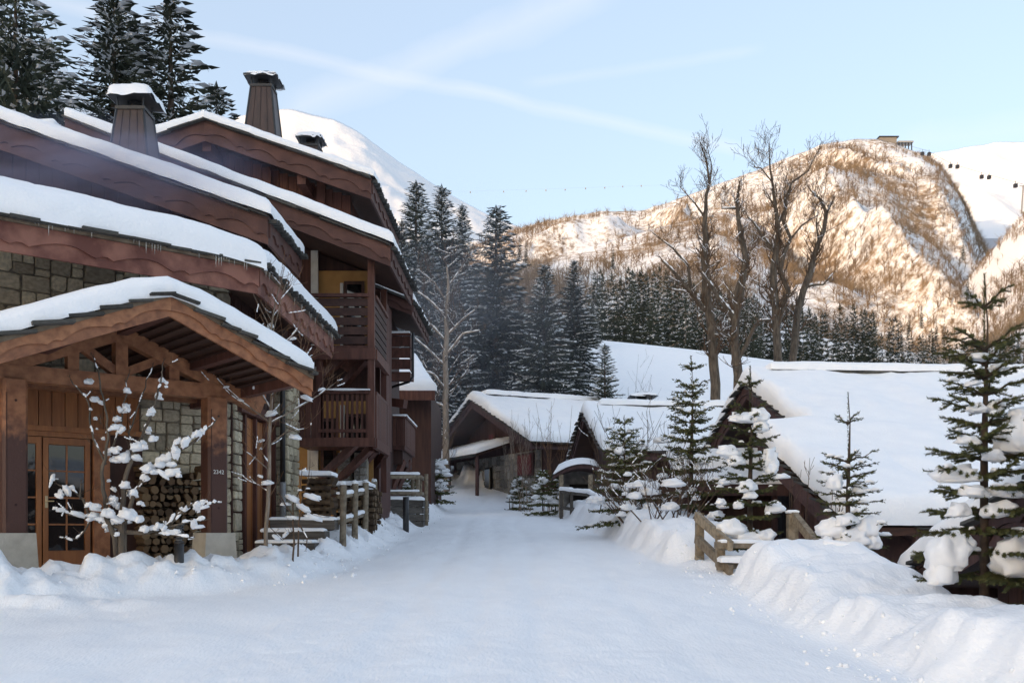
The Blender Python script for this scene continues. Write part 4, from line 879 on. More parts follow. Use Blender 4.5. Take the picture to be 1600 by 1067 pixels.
wr = MB().prism([PB(-1.15, 4.4, zB(4.4) + .03), PB(.4, 4.4, zB(4.4) + .03), PB(.4, 8.75, zB(8.75) + .03), PB(-1.15, 8.75, zB(8.75) + .03)], (0, 0, -.13)).build('wing_roof', M['soffit'], hb)
scallop_board(wr, PB(-1.12, 4.4, zB(4.4)), PB(-1.12, 8.75, zB(8.75)), .36, (-1, -.09, 0), M['chalet_wood'], 1.0)
slates(wr, PB(-1.2, 4.4, zB(4.4) + .09), PB(-1.2, 8.75, zB(8.75) + .09), (1, .09, 0), (0, 0, 1), r=random.Random(8))
snow_slab(wr, PB(-1.17, 4.3, zB(4.3) + .1), PB(.5, 4.3, zB(4.3) + .1), PB(.5, 8.8, zB(8.8) + .1), PB(-1.17, 8.8, zB(8.8) + .1), .46, (1, 0, 1, 1), seed=64)
sw_ = MB().prism([PB(.6, 8.06, -2.6), PB(13, 8.06, -2.6), PB(13, 8.06, .0), PB(.6, 8.06, .0)], (0, .02, 0)).build('stone_base', M['mortar'], hb)
stone_fill(sw_, PB(.6, 8.07, 0), (.996, .087), 5, -1.6, -.05, (.087, -.996), M['grey_stone'], .3, 91)
# the nearest roof, only its far slope rises into view
hd, PD, zD = gabled('gabled_chalet', 'dark brown gable with snow-edged slates beside the tall young spruce', (5.32, 6.4, 1.66), 0, 9, 3.6, 7.0, .33, -2.6, snow=.34, seed=71, fh=.36)
# chalet across the end of the road
he, PE, zE = gabled('gabled_chalet', 'small gabled chalet with red shutters across the end of the road', px(737, 626, 46), 26, 13, 6.03, 5.92, .40, 1.4, oh=1.3, snow=.36, seed=81, fh=.36)
wf = MB().prism([PE(1.24, -4.6, 1.6), PE(1.24, 4.6, 1.6), PE(1.24, 4.6, 3.5), PE(1.24, -4.6, 3.5)], (-.05, .0, 0)).build('stone_base', M['mortar'], he)
stone_fill(wf, PE(1.2, -4.6, 0), (PE(0, 1, 0) - PE(0, 0, 0)), 9.2, 1.7, 3.5, (-.9, -.44), M['grey_stone'], .42, 83)
def openE(y0, y1, z0, z1, shutter=None, arch=False):
    o_ = MB().prism([PE(1.08, y0, z0), PE(1.08, y1, z0), PE(1.08, y1, z1), PE(1.08, y0, z1)], (-.05, -.02, 0)).build('window', M['void'] if not shutter else M['chalet_wood'], he)
    if shutter: MB().prism([PE(1.0, y0 + .1, z0 + .08), PE(1.0, y1 - .1, z0 + .08), PE(1.0, y1 - .1, z1 - .08), PE(1.0, y0 + .1, z1 - .08)], (-.03, 0, 0)).build('shutter', shutter, o_)
    else: MB().prism([PE(1.0, y0 + .08, z0 + .08), PE(1.0, y1 - .08, z0 + .08), PE(1.0, y1 - .08, z1 - .08), PE(1.0, y0 + .08, z1 - .08)], (-.02, 0, 0)).build('pane', M['glass'], o_)
openE(-2.1, -1.5, 1.9, 3.0); openE(-.8, -.1, 1.8, 3.0); openE(2.7, 4.2, 2.4, 3.4, M['red_shutter']); openE(1.9, 2.9, 3.9, 4.7, M['chalet_wood']); openE(-.3, .3, 3.9, 4.6, M['red_shutter'])
ln = MB().prism([PE(-.5, -6.0, 3.45), PE(-.5, 1.6, 3.45), PE(1.3, 1.6, 4.05), PE(1.3, -6.0, 4.05)], (0, 0, -.1)).build('lean_to_roof', M['dark_brown'], he)
slates(ln, PE(-.55, -6.0, 3.42), PE(-.55, 1.6, 3.42), (.9, .44, 0), (0, 0, 1), r=random.Random(3), tight=True)
snow_slab(ln, PE(-.52, -6.05, 3.48), PE(-.52, 1.65, 3.48), PE(1.35, 1.65, 4.08), PE(1.35, -6.05, 4.08), .30, (1, 1, 1, 1), seed=84)
for y_ in (-5.6, -1.9, 1.4): MB().tube([PE(-.35, y_, 1.3), PE(-.35, y_, 3.4)], .09, 7).build('post', M['chalet_wood'], he)
# chalet between them, gable edge-on
hf, PF, zF = gabled('gabled_chalet', 'brown chalet with broad snow roof and small chimney behind the bushes', px(912, 646, 36), 5, 10, 4.1, 4.2, .42, -.6, oh=.8, snow=.34, seed=91, fh=.3)
chimney(hf, px(1003, 620, 37.5).x, 37.5, 4.2, 4.85, .8, .7, .8, .7, 1.0, .4, .03, 7)
en = empty('entrance_canopy', (2, 32.6, 0), 0, 'small arched entrance canopy with thick snow in front of the small-chimney chalet', 'canopy')
arc = [(1.35 + 1.55 * t, 32.3, 1.55 + .62 * math.sin(math.pi * (.12 + .62 * t)) ** .8) for t in np.linspace(0, 1, 9)]
ca = MB().strip(arc, [(a, b, c - .12) for a, b, c in arc], (0, 1.6, 0)).build('canopy_roof', M['chalet_wood'], en)
V = np.array([[[x, 32.25 + 1.7 * v, z + .02 + .24 * math.sqrt(max(0, 1 - abs(2 * v - 1) ** 4)) * (1 if 0 < i < 8 else .2)] for i, (x, _, z) in enumerate(arc)] for v in np.linspace(0, 1, 9)])
np_mesh('snow', V.reshape(-1, 3), grid_faces(9, 9), M['snow'], ca)
for x_ in (1.6, 2.55): bar('post', M['grey_wood'], en, (x_, 32.4, -.4), (x_, 32.4, 1.85), .14, .14, (0, 1, 0))
MB().box(1.75, 3.4, 33.85, 36.6, -.4, 2.1).build('stone_lobby', M['grey_stone'], en); MB().box(1.95, 2.6, 33.78, 33.84, -.2, 1.6).build('door', M['void'], en)
# low snow-covered shed roof between the bushes
sh_ = empty('woodshed', (4.6, 25, -1), 0, 'low shed with two snowy roof steps behind the snow-laden young spruce', 'shed')
for k, (y_, z_, x0, x1) in enumerate(((24.6, 1.62, 4.0, 7.2), (23.8, 1.22, 4.05, 6.6))):
    rr = MB().prism([(x0, y_, z_ - .1), (x1, y_, z_ - .1), (x1, y_ + 1.0, z_ + .25), (x0, y_ + 1.0, z_ + .25)], (0, 0, -.1)).build('roof', M['chalet_wood'], sh_)
    snow_slab(rr, (x0, y_, z_ - .08), (x1, y_, z_ - .08), (x1, y_ + 1.0, z_ + .27), (x0, y_ + 1.0, z_ + .27), .3 if k == 0 else .16, (1, 1, 1, 1), seed=95 + k)
bar('fascia', M['chalet_wood'], sh_, (4.02, 23.78, .98), (6.6, 23.78, .98), .05, .26)
MB().box(4.3, 6.4, 24.2, 25.4, -2.0, .9).build('wall', M['dark_brown'], sh_)
for x_ in (4.15, 5.0, 6.3): bar('post', M['chalet_wood'], sh_, (x_, 23.9, -1.8), (x_, 23.9, .95), .12, .12, (0, 1, 0))
# ================================================================ small things along the road
BLOBS = []
def blob_pool():
    if not BLOBS:
        import bmesh
        for k in range(7):
            bm = bmesh.new(); bmesh.ops.create_icosphere(bm, subdivisions=3, radius=1.0)
            for v in bm.verts:
                n = mnoise.fractal(v.co * 1.7 + Vector((k * 7.1, 0, 0)), .8, 2.0, 4); v.co *= 1 + .46 * n
                if v.co.z < -.35: v.co.z = -.35 + (v.co.z + .35) * .25
            me = bpy.data.meshes.new('snow_clump'); bm.to_mesh(me); bm.free(); me.polygons.foreach_set('use_smooth', [True] * len(me.polygons)); BLOBS.append(me)
    return BLOBS
def clump(parent, c, r3, rz=0, seed=0, name='snow_clump', tilt=0):
    m = Matrix.Translation(Vector(c)) @ Matrix.Rotation(rz, 4, 'Z') @ Matrix.Rotation(tilt, 4, 'Y') @ Matrix.Diagonal((*r3, 1))
    return piece(name, blob_pool()[seed % 7], M['snow'], parent, m)
def log_rail(name, material, parent, p, q, r, n=9):
    p = Vector(p); q = Vector(q); k = 5; pts = [p.lerp(q, i / k) + Vector((0, 0, .008 * math.sin(i * 2.1))) for i in range(k + 1)]
    return MB().tube(pts, [r * (1 + .05 * math.sin(i * 1.7)) for i in range(k + 1)], n).build(name, material, parent, True)
# log fence in front of the balconies
fe = empty('log_fence', (-3.04, 20, .3), 0, 'round log fence with snowy rails in front of the firewood by the steps', 'fence')
fp = [(-3.06, 18.0), (-3.05, 19.3), (-3.05, 20.7), (-3.06, 22.1)]
for i, (x, y) in enumerate(fp):
    zt = road_z(y) + 1.30; log_rail('post', M['grey_wood'], fe, (x, y, road_z(y) - .1), (x + .01, y, zt), .062); clump(fe, (x, y, zt + .01), (.06, .06, .05), i, i, 'snow_cap')
for (a, b) in zip(fp[:-1], fp[1:]):
    for hz_ in (1.08, .62):
        p, q = (a[0] - .06, a[1], float(road_z(a[1])) + hz_), (b[0] - .06, b[1], float(road_z(b[1])) + hz_); log_rail('rail', M['grey_wood'], fe, p, q, .045, 7); rail_snow(fe, Vector(p) + Vector((0, 0, .05)), Vector(q) + Vector((0, 0, .04)), .08, .05, int(a[1] * 3 + hz_ * 10))
f1 = empty('firewood_stack', (-3.6, 18.9, 0), 0, 'tall firewood stack topped with snow beside the log fence', 'firewood')
logs_stack(f1, (-3.92, 19.0, 0), (1, 0), .50, -.2, 1.05, (0, -1), 41, .05, .085, .45)
for k in range(9): log_rail('log', M['log_bark'], f1, (-3.95, 18.72 + rnd.uniform(-.03, .03), -.1 + k * .13), (-3.42, 18.72 + rnd.uniform(-.03, .03), -.1 + k * .13), rnd.uniform(.04, .065), 7)
snow_slab(f1, (-3.95, 18.65, 1.06), (-3.4, 18.65, 1.06), (-3.4, 19.2, 1.06), (-3.95, 19.2, 1.06), .08, seed=6, r=.1)
f2 = empty('firewood_stack', (-3.2, 21, 0), 0, 'lower firewood stack with snowy lid behind the log fence posts', 'firewood')
logs_stack(f2, (-3.75, 21.0, 0), (1, 0), .62, -.1, .95, (0, -1), 43, .05, .085, .5)
logs_stack(f2, (-3.12, 21.0, 0), (0, 1), 1.3, -.1, .92, (1, 0), 44, .05, .085, .4)
snow_slab(f2, (-3.8, 20.75, .97), (-3.02, 20.75, .97), (-3.02, 22.2, .97), (-3.8, 22.2, .97), .09, seed=7, r=.1)
st_ = empty('timber_steps', (-3.7, 17.3, -.5), 0, 'dark timber steps with snow on the treads below the firewood', 'steps')
for k, (y_, z_) in enumerate(((16.9, -.28), (17.4, -.08), (17.9, .12))):
    bar('tread', M['old_wood'], st_, (-4.3, y_, z_), (-3.15 - .08 * (2 - k), y_, z_), .45, .17)
    snow_slab(st_, (-4.3, y_ - .2, z_ + .085), (-3.2 - .08 * (2 - k), y_ - .2, z_ + .085), (-3.2 - .08 * (2 - k), y_ + .22, z_ + .085), (-4.3, y_ + .22, z_ + .085), .05, seed=8 + k, r=.08)
# timber deck with railing further up
dk = empty('timber_deck', (-3, 27, .4), 0, 'weathered timber retaining deck with round rails beside the road', 'deck')
for k in range(4): bar('deck_plank', M['old_wood'], dk, (-3.75, 26.0, .18 + k * .19), (-2.42, 26.6, .18 + k * .19), .09, .175)
for k in range(4): bar('deck_plank', M['old_wood'], dk, (-2.42, 26.62, .18 + k * .19), (-2.5, 29.5, .24 + k * .19), .09, .175)
snow_slab(dk, (-3.75, 26.0, .84), (-2.4, 26.58, .84), (-2.5, 29.4, .88), (-3.9, 29.4, .88), .10, seed=19, r=.1)
for (x, y, z0, z1) in ((-2.52, 26.62, -.1, 1.55), (-2.38, 27.6, 0, 1.6), (-2.86, 28.6, .7, 1.6), (-2.7, 29.3, .7, 1.62)): log_rail('post', M['grey_wood'], dk, (x, y, z0), (x, y, z1), .055)
for hz_ in (1.05, 1.50):
    log_rail('rail', M['grey_wood'], dk, (-3.75, 26.05, hz_ - (.06 if hz_ > 1.2 else .0)), (-2.48, 26.6, hz_ - .04), .06, 7); log_rail('rail', M['grey_wood'], dk, (-2.46, 26.6, hz_ - .04), (-2.6, 29.4, hz_ + .05), .055, 7)
    rail_snow(dk, (-3.7, 26.05, hz_ + .0), (-2.5, 26.6, hz_ + .02), .1, .05, int(hz_ * 7))
MB().tube([(-2.58, 24.2, -.1), (-2.58, 24.2, .84)], .075, 10).build('reflector_post', M['dark_metal'], None, True); o = bpy.data.objects['reflector_post']; tag(o, 'plain dark marker post standing alone in the roadside snow', 'post')
# black bollard light by the porch
bo = empty('bollard_light', (-4.45, 13.3, -.75), 0, 'black louvred bollard light in the snow before the porch', 'bollard')
MB().tube([(-4.45, 13.3, -.8), (-4.45, 13.3, -.16)], .065, 14).build('shaft', M['dark_metal'], bo, True)
for k in range(5): MB().tube([(-4.45, 13.3, -.15 + k * .045), (-4.45, 13.3, -.125 + k * .045)], [.068, .058], 14).build('louvre', M['dark_metal'], bo, True)
MB().tube([(-4.45, 13.3, -.16), (-4.45, 13.3, .07)], .04, 10).build('lamp_core', M['grey_metal'], bo, True); MB().tube([(-4.45, 13.3, .07), (-4.45, 13.3, .10)], .068, 14).build('cap', M['dark_metal'], bo, True)
# stair railings in the right-hand bank
rs_ = empty('stair_railing', (3.6, 15.6, -.4), 0, 'squared timber stair railing half buried in the bank by the snow-laden young spruce', 'railing')
def sqp(parent, p, q, w=.13): return MB().beam(p, q, w, w, (0, 1, 0) if abs(Vector(p).x - Vector(q).x) < .05 and abs(Vector(p).y - Vector(q).y) < .05 else (0, 0, 1)).build('post' if Vector(p).z != Vector(q).z and abs(Vector(p).x - Vector(q).x) < .05 and abs(Vector(p).y - Vector(q).y) < .05 else 'rail', M['grey_wood'], parent)
A1 = px(1093, 803, 16.4); A2 = px(1113, 836, 15.3); A3 = px(1210, 852, 15.1)
sqp(rs_, (A1.x, A1.y, -.9), A1 + Vector((0, 0, .02))); sqp(rs_, (A2.x + .12, A2.y, -1.0), A2 + Vector((.12, 0, 0))); sqp(rs_, (A3.x, A3.y, -1.3), A3 + Vector((0, 0, -.06)), .16)
for dz in (-.03, -.40, -.74): MB().beam(A1 + Vector((-.05, 0, dz)), px(1137, 850, 14.9) + Vector((.05, 0, dz)), .07, .15).build('rail', M['grey_wood'], rs_)
rl_ = MB().beam(px(1118, 851, 15.05), A3 + Vector((.1, 0, -.0)), .17, .09).build('rail', M['grey_wood'], rs_); MB().beam(px(1120, 884, 15.1), px(1184, 884, 15.1), .08, .13).build('rail', M['grey_wood'], rs_)
MB().beam(A3 + Vector((.08, 0, 0)), A3 + Vector((.35, -.5, -.42)), .1, .14).build('rail', M['grey_wood'], rs_)
rail_snow(rs_, px(1125, 847, 15.05), px(1205, 849, 15.1), .16, .05, 3); rail_snow(rs_, px(1125, 878, 15.1), px(1182, 878, 15.1), .3, .12, 4)
r2 = empty('stair_railing', (4.3, 16, -.4), 0, 'short sloping timber handrail poking from the bank before the lower wing door', 'railing')
B1 = px(1238, 803, 15.6); sqp(r2, (B1.x, B1.y, -1.2), B1, .15); MB().beam(B1 + Vector((.02, 0, -.02)), px(1276, 850, 14.6), .09, .14).build('rail', M['grey_wood'], r2); rail_snow(r2, B1 + Vector((-.08, 0, .02)), B1 + Vector((.08, 0, .02)), .12, .05, 2)
r3 = empty('stair_railing', (4.6, 13, -.8), 0, 'snow-topped timber rail end with stub post in the bank below the young spruce', 'railing')
MB().beam(px(1285, 855, 13.0), px(1338, 862, 12.9), .15, .08).build('rail', M['grey_wood'], r3); C1 = px(1338, 864, 12.9); sqp(r3, (C1.x, C1.y, -1.2), C1, .15); MB().beam(C1, C1 + Vector((.18, -.2, -.2)), .1, .12).build('rail', M['grey_wood'], r3)
rail_snow(r3, px(1287, 851, 13.0), px(1336, 858, 12.9), .15, .06, 12)
# mid-distance fence towards the canopy
mf = empty('rail_fence', (2.3, 30, .2), 0, 'slim wooden rail fence with snow along the road below the canopy', 'fence')
pts = [px(877, 768, 31.5), px(893, 770, 31), px(921, 773, 30), px(946, 786, 27)]
for p_ in pts: bar('post', M['old_wood'], mf, (p_.x, p_.y, float(road_z(p_.y)) - .3), p_ + Vector((0, 0, .03)), .1, .1, (0, 1, 0))
for a, b in zip(pts[:-1], pts[1:]):
    for dz in (0, -.5): bar('rail', M['old_wood'], mf, a + Vector((0, 0, dz)), b + Vector((0, 0, dz)), .07, .1)
    rail_snow(mf, a + Vector((0, 0, .05)), b + Vector((0, 0, .05)), .13, .12, int(a.x * 9))
# ================================================================ summit station and cable car
stn = empty('summit_station', px(1395, 232, 1003), 0, 'flat concrete cable car station on the mountain summit', 'building')
a = px(1373, 232, 1003); MB().box(a.x, a.x + 17, 1000, 1012, a.z - 8, a.z + 10).build('hall', M['grey_stone'], stn); MB().box(a.x - 1, a.x + 19, 999, 1013, a.z + 10.003, a.z + 11).build('roof', M['dark_metal'], stn)
MB().box(a.x + 19.003, a.x + 34, 1000, 1010, a.z + 5, a.z + 6.5).build('platform', M['grey_metal'], stn)
for k in range(5): bar('platform_post', M['dark_metal'], stn, (a.x + 20 + k * 3.2, 1002, a.z - 10), (a.x + 20 + k * 3.2, 1002, a.z + 5), .9, .9, (0, 1, 0))
gond = None
M['gondola'] = mat('gondola', (0.05, 0.05, 0.06), .4, (0.03, .03, .035), 2, bump=0)
def gondola(p, label, group):
    g = empty('gondola', p, 0, label, 'gondola', group)
    MB().box(-1.2, 1.2, -1.2, 1.2, -1.6, 1.1).build('cabin', M['gondola'], g, world=False); MB().box(-.12, .12, -.12, .12, 1.1, 3.6).build('hanger', M['gondola'], g, world=False); MB().box(-.7, .7, -1.25, -1.21, -.4, .7).build('window', M['glass'], g, world=False); return g
for zx, zy in ((510, 160), (538, 162), (627, 212), (656, 214), (757, 256), (788, 258), (898, 293)): gondola(px(1250 + .375 * zx, 180 + .375 * zy, 985 - zx * .25), 'small dark gondola cabin hanging below the summit station', 'gondolas by the summit')
cb = MB().tube([px(1405, 224, 990), px(1450, 236, 860), px(1486, 256, 830), px(1540, 272, 790), px(1598, 288, 750), px(1640, 300, 700)], .10, 4).build('cable', M['dark_metal'], None); tag(cb, 'thin ropeway cable running down from the summit station', 'cable')
py_ = empty('ropeway_pylon', px(1597, 330, 748), 0, 'slim ropeway pylon on the bright snow slope below the summit', 'pylon')
bar('mast', M['grey_metal'], py_, px(1596, 334, 748), px(1599, 290, 748), .9, .9, (0, 1, 0)); bar('crossarm', M['grey_metal'], py_, px(1593, 291, 748), px(1605, 291, 748), .5, .5)
cb = MB().tube([px(560 + k * 50, 303 - 18 * (k / 12) ** 1.2, 900) for k in range(13)], .03, 4).build('cable', M['grey_metal'], None); tag(cb, 'faint ropeway cable strung high across the valley sky', 'cable')
for k, (gx, gy) in enumerate(((704, 301), (735, 300), (787, 299), (822, 298), (853, 297), (883, 296), (915, 294), (945, 293), (973, 291), (1002, 290))):
    g = empty('gondola', px(gx, gy + .5, 900), 0, 'tiny gondola hanging from the cable high in the open sky', 'gondola', 'gondolas in the sky'); MB().box(-.5, .5, -.5, .5, -.75, .45).build('cabin', M['grey_metal'], g, world=False)
# ================================================================ trees
class Tri:
    def __init__(s): s.v = []; s.f = []
    def quad(s, a, b, c, d): n = len(s.v); s.v += [a, b, c, d]; s.f.append((n, n + 1, n + 2, n + 3))
    def arr(s): return np.array(s.v, dtype=np.float32), np.array(s.f)
def tri_mesh(name, V, Fq, material, smooth=False):
    me = bpy.data.meshes.new(name); k = Fq.shape[1]; me.vertices.add(len(V)); me.vertices.foreach_set('co', V.astype(np.float32).ravel()); me.loops.add(Fq.size); me.loops.foreach_set('vertex_index', Fq.astype(np.int32).ravel())
    me.polygons.add(len(Fq)); me.polygons.foreach_set('loop_start', np.arange(0, Fq.size, k, dtype=np.int32)); me.update(calc_edges=True); me.materials.append(material)
    if smooth: me.polygons.foreach_set('use_smooth', [True] * len(me.polygons))
    return me
def conifer_meshes(seed, H, Rm, step=.36, per=6, snow=.5, frond=.62, gap=.12, density=1.0):
    """trunk, foliage and snow meshes of a grown spruce standing at the origin"""
    r = random.Random(seed); FO = Tri(); SN = Tri(); z = H * gap; U = Vector((0, 0, 1))
    while z < H - .15:
        f = (z - H * gap) / (H * (1 - gap)); Rz = Rm * (1 - f) ** .85 * (.55 + .45 * min(1, f * 6 + .35)); n = max(4, int(per * (1 - .35 * f)))
        a0 = r.uniform(0, 6.28)
        for k in range(n):
            a = a0 + 6.283 * k / n + r.uniform(-.35, .35); L = Rz * r.uniform(.62, 1.18) + .18; zz = z + r.uniform(-.15, .15)
            if r.random() > density: continue
            d = Vector((math.cos(a), math.sin(a), 0)); sd = Vector((-d.y, d.x, 0)); dr = r.uniform(.28, .55) * (1 - .55 * f); lift = .10 + .35 * f
            m = max(3, int(L / .26)); prev = None
            for j in range(m + 1):
                t = j / m; p = d * (L * t) + U * (zz + L * (lift * t - dr * t * t * 1.3 + .14 * t ** 4)); 
                if j == 0: prev = p; continue
                w_ = frond * (1 - .62 * t) * min(1, .35 + L * .4) * r.uniform(.7, 1.25)
                for sg in (-1, 1):
                    e = p + sd * (sg * w_ * .62) + d * (w_ * .42) - U * (w_ * r.uniform(.12, .55)); b = .075 * min(1.2, .5 + L * .3)
                    q1 = prev - U * .03; q2 = p + sd * sg * w_ * .16 + d * b
                    FO.quad(q1, q1.lerp(e, .55) - U * (b * 1.1) - d * b * .5, e, q1.lerp(e, .5) + d * b * 1.2 + U * b * .2)
                    FO.quad(p, p.lerp(e, .5) - U * (w_ * .55) , p.lerp(e, .75) - U * (w_ * .75), p - U * (w_ * .35))
                    if r.random() < snow * (.35 + .6 * t):
                        c0 = prev.lerp(p, .3) + U * .05; c1 = c0.lerp(e, r.uniform(.6, 1.05)) + U * .06; wv = d * (b * r.uniform(.9, 1.9))
                        SN.quad(c0 - wv * .3, c0.lerp(c1, .5) - wv + U * .03, c1, c0.lerp(c1, .5) + wv + U * .06)
                prev = p
            FO.quad(prev, prev + d * .12 + sd * .08 - U * .06, prev + d * .34, prev + d * .12 - sd * .08 - U * .02)
            if r.random() < snow: SN.quad(prev - d * .25 + U * .06, prev + sd * .12 + U * .05, prev + d * .22 + U * .03, prev - sd * .12 + U * .08)
        z += step * r.uniform(.75, 1.25) * (1 - .35 * f)
    for k in range(5): a = k * 1.26; FO.quad(Vector((0, 0, H - .5)), Vector((math.cos(a) * .16, math.sin(a) * .16, H - .3)), Vector((0, 0, H + .15)), Vector((math.cos(a + .6) * .1, math.sin(a + .6) * .1, H - .35)))
    tr = MB().tube([(0, 0, -.8), (0, 0, H * .3), (0.03, 0, H * .7), (0, 0, H)], [H * .017 + .04, H * .013 + .02, H * .007, .012], 7, False).mesh('trunk', True, False); tr.materials.append(M['spruce_bark'])
    v, f_ = FO.arr(); fm = tri_mesh('crown', v, f_, M['far_needles']); sm = None
    if SN.f: v, f_ = SN.arr(); sm = tri_mesh('snow', v, f_, M['snow'])
    return tr, fm, sm
def place_conifer(meshes, loc, rz, sc, label, group=None, name='spruce_tree'):
    e = empty(name, loc, rz, label, 'tree', group); e.scale = (sc[0], sc[0], sc[1])
    for nm, me in zip(('trunk', 'crown', 'snow'), meshes):
        if me:
            c_ = link(nm, me, None, e, world=False)
            if nm != 'trunk': c_['kind'] = 'stuff'
    return e
CV = [conifer_meshes(1, 15, 3.5, snow=.55, step=.26, per=8), conifer_meshes(2, 15, 3.1, snow=.5, gap=.05, step=.25, per=8), conifer_meshes(3, 15, 3.4, snow=.58, gap=.03, step=.26, per=8), conifer_meshes(4, 15, 2.8, snow=.5, step=.3, per=8, density=.85, gap=.2), conifer_meshes(6, 15, 4.0, snow=.6, step=.3, per=7, gap=.06, frond=.75)]
def conifer_at(pxx, topy, Y, var, wid, label, group=None, rz=None):
    X = (pxx - 800) / F * Y; zb = float(base_z(X, Y)) - .2; zt = (HZ - topy) / F * Y; s_ = (zt - zb) / 15.0
    return place_conifer(CV[var], (X, Y, zb), rnd.uniform(0, 6) if rz is None else rz, (s_ * wid, s_), label, group)
for (a, b, c, v, wd, lb) in (
        (650, 284, 60, 1, 1.0, 'tall dense dark spruce just past the last balcony roof'), (690, 290, 64, 2, .95, 'tall spruce with twin-like narrow top beside the bare snowy tree'), (722, 320, 70, 1, .85, 'spruce with narrow pointed top behind the lone tall spruce'),
        (775, 323, 56, 3, 1.25, 'lone tall spruce with open lower trunk and sparse top'), (850, 415, 54, 4, 1.0, 'broad snow-dusted spruce above the red-shuttered chalet ridge'), (897, 408, 66, 4, .95, 'broad dark spruce at the edge of the open snow slope'),
        (945, 538, 48, 3, 1.1, 'small spruce standing alone on the snow slope behind the small-chimney chalet')): conifer_at(a, b, c, v, wd, lb)
for (a, b, c, v, wd) in ((628, 345, 57, 2, .9), (668, 372, 54, 1, .9), (742, 412, 76, 4, 1.0), (812, 455, 74, 1, 1.2), (872, 470, 78, 0, 1.1), (705, 440, 58, 0, 1.0), (925, 470, 88, 1, 1.1), (755, 470, 64, 0, 1.1)):
    conifer_at(a, b, c, v, wd, 'spruce filling the gaps of the dark spruce group past the chalets', 'spruces filling the central group')
for (a, b, c, v, wd, lb) in ((25, -75, 36, 4, .95, 'huge snow-flecked spruce rising at the edge beyond the lodge roof'), (178, -12, 40, 1, 1.15, 'tall spruce behind the snow-capped copper chimney'), (210, 28, 44, 2, .9, 'shorter spruce squeezed between two taller ones behind the chimney'),
        (266, -4, 41, 3, 1.2, 'tall open-branched spruce between the two big chimneys'), (338, 132, 46, 3, 1.0, 'small spruce top beside the tallest chimney'), (70, 60, 46, 1, 1.0, 'lower spruce beside the huge spruce beyond the lodge'), (-60, -120, 38, 1, 1.1, 'spruce whose boughs mingle with the huge spruce beyond the lodge')): conifer_at(a, b, c, v, wd, lb)
# forest edge on the slope: lighter trees, one mesh each
def far_conifer(seed):
    tr, fo, sn = conifer_meshes(seed, 15, 2.6, step=.75, per=5, snow=.2, frond=.95, gap=.02)
    V = []; Fq = []; mi = []; n = 0
    for k, me in enumerate((fo, sn)):
        v = np.zeros(len(me.vertices) * 3); me.vertices.foreach_get('co', v); f = np.zeros(len(me.loops), dtype=np.int64); me.loops.foreach_get('vertex_index', f)
        V.append(v.reshape(-1, 3)); Fq.append(f.reshape(-1, 4) + n); mi += [k] * (len(f) // 4); n += len(v) // 3
    me = tri_mesh('far_spruce', np.concatenate(V), np.concatenate(Fq), M['far_needles']); me.materials.append(M['snow']); me.polygons.foreach_set('material_index', mi); return me
FC = [far_conifer(k) for k in (31, 32, 33)]
rf_ = random.Random(77)
def forest(n, x0, x1, Y0, Y1, top, label, group):
    for i in range(n):
        pxx = x0 + (x1 - x0) * (i + rf_.random()) / n; Y = rf_.uniform(Y0, Y1); X = (pxx - 800) / F * Y; zb = float(base_z(X, Y)) - .3
        tp = np.interp(pxx, [t[0] for t in top], [t[1] for t in top]) + rf_.uniform(-14, 62) * rf_.random(); s_ = max(.45, ((HZ - tp) / F * Y - zb) / 15)
        o = link('spruce_tree', rf_.choice(FC), None, None, loc=(X, Y, zb), rot=(rf_.uniform(-.035, .035), rf_.uniform(-.035, .035), rf_.uniform(0, 6)), scale=(s_ * rf_.uniform(.62, 1.12) * .88,) * 2 + (s_,)); tag(o, label, 'tree', group)
forest(62, 880, 1190, 108, 165, [(880, 470), (930, 425), (970, 418), (1020, 420), (1060, 428), (1100, 445), (1190, 470)], 'dark spruce in the forest edge above the open snow slope', 'spruces above the snow slope')
forest(84, 1150, 1660, 120, 185, [(1150, 470), (1190, 455), (1260, 478), (1330, 480), (1400, 496), (1440, 520), (1500, 530), (1660, 520)], 'dark spruce in the forest edge behind the big snow roof', 'spruces behind the big roof')
forest(20, 600, 760, 95, 130, [(600, 430), (700, 440), (760, 460)], 'dim spruce deep behind the central spruce group', 'spruces behind the central group')
for (a, b, Y) in ((1505, 372, 420), (1512, 430, 400), (958, 385, 560), (812, 370, 600), (822, 378, 620), (1463, 498, 260), (1440, 478, 265), (1475, 505, 262), (1420, 490, 255)):
    z_ = (HZ - b) / F * Y; X = (a - 800) / F * Y; s_ = .62 * Y / 420; o = link('spruce_tree', FC[0], None, None, loc=(X, Y, z_ - 15 * s_), scale=(s_ * .9, s_ * .9, s_)); tag(o, 'lone spruce standing out on the mountain hillside', 'tree', 'lone hillside spruces')
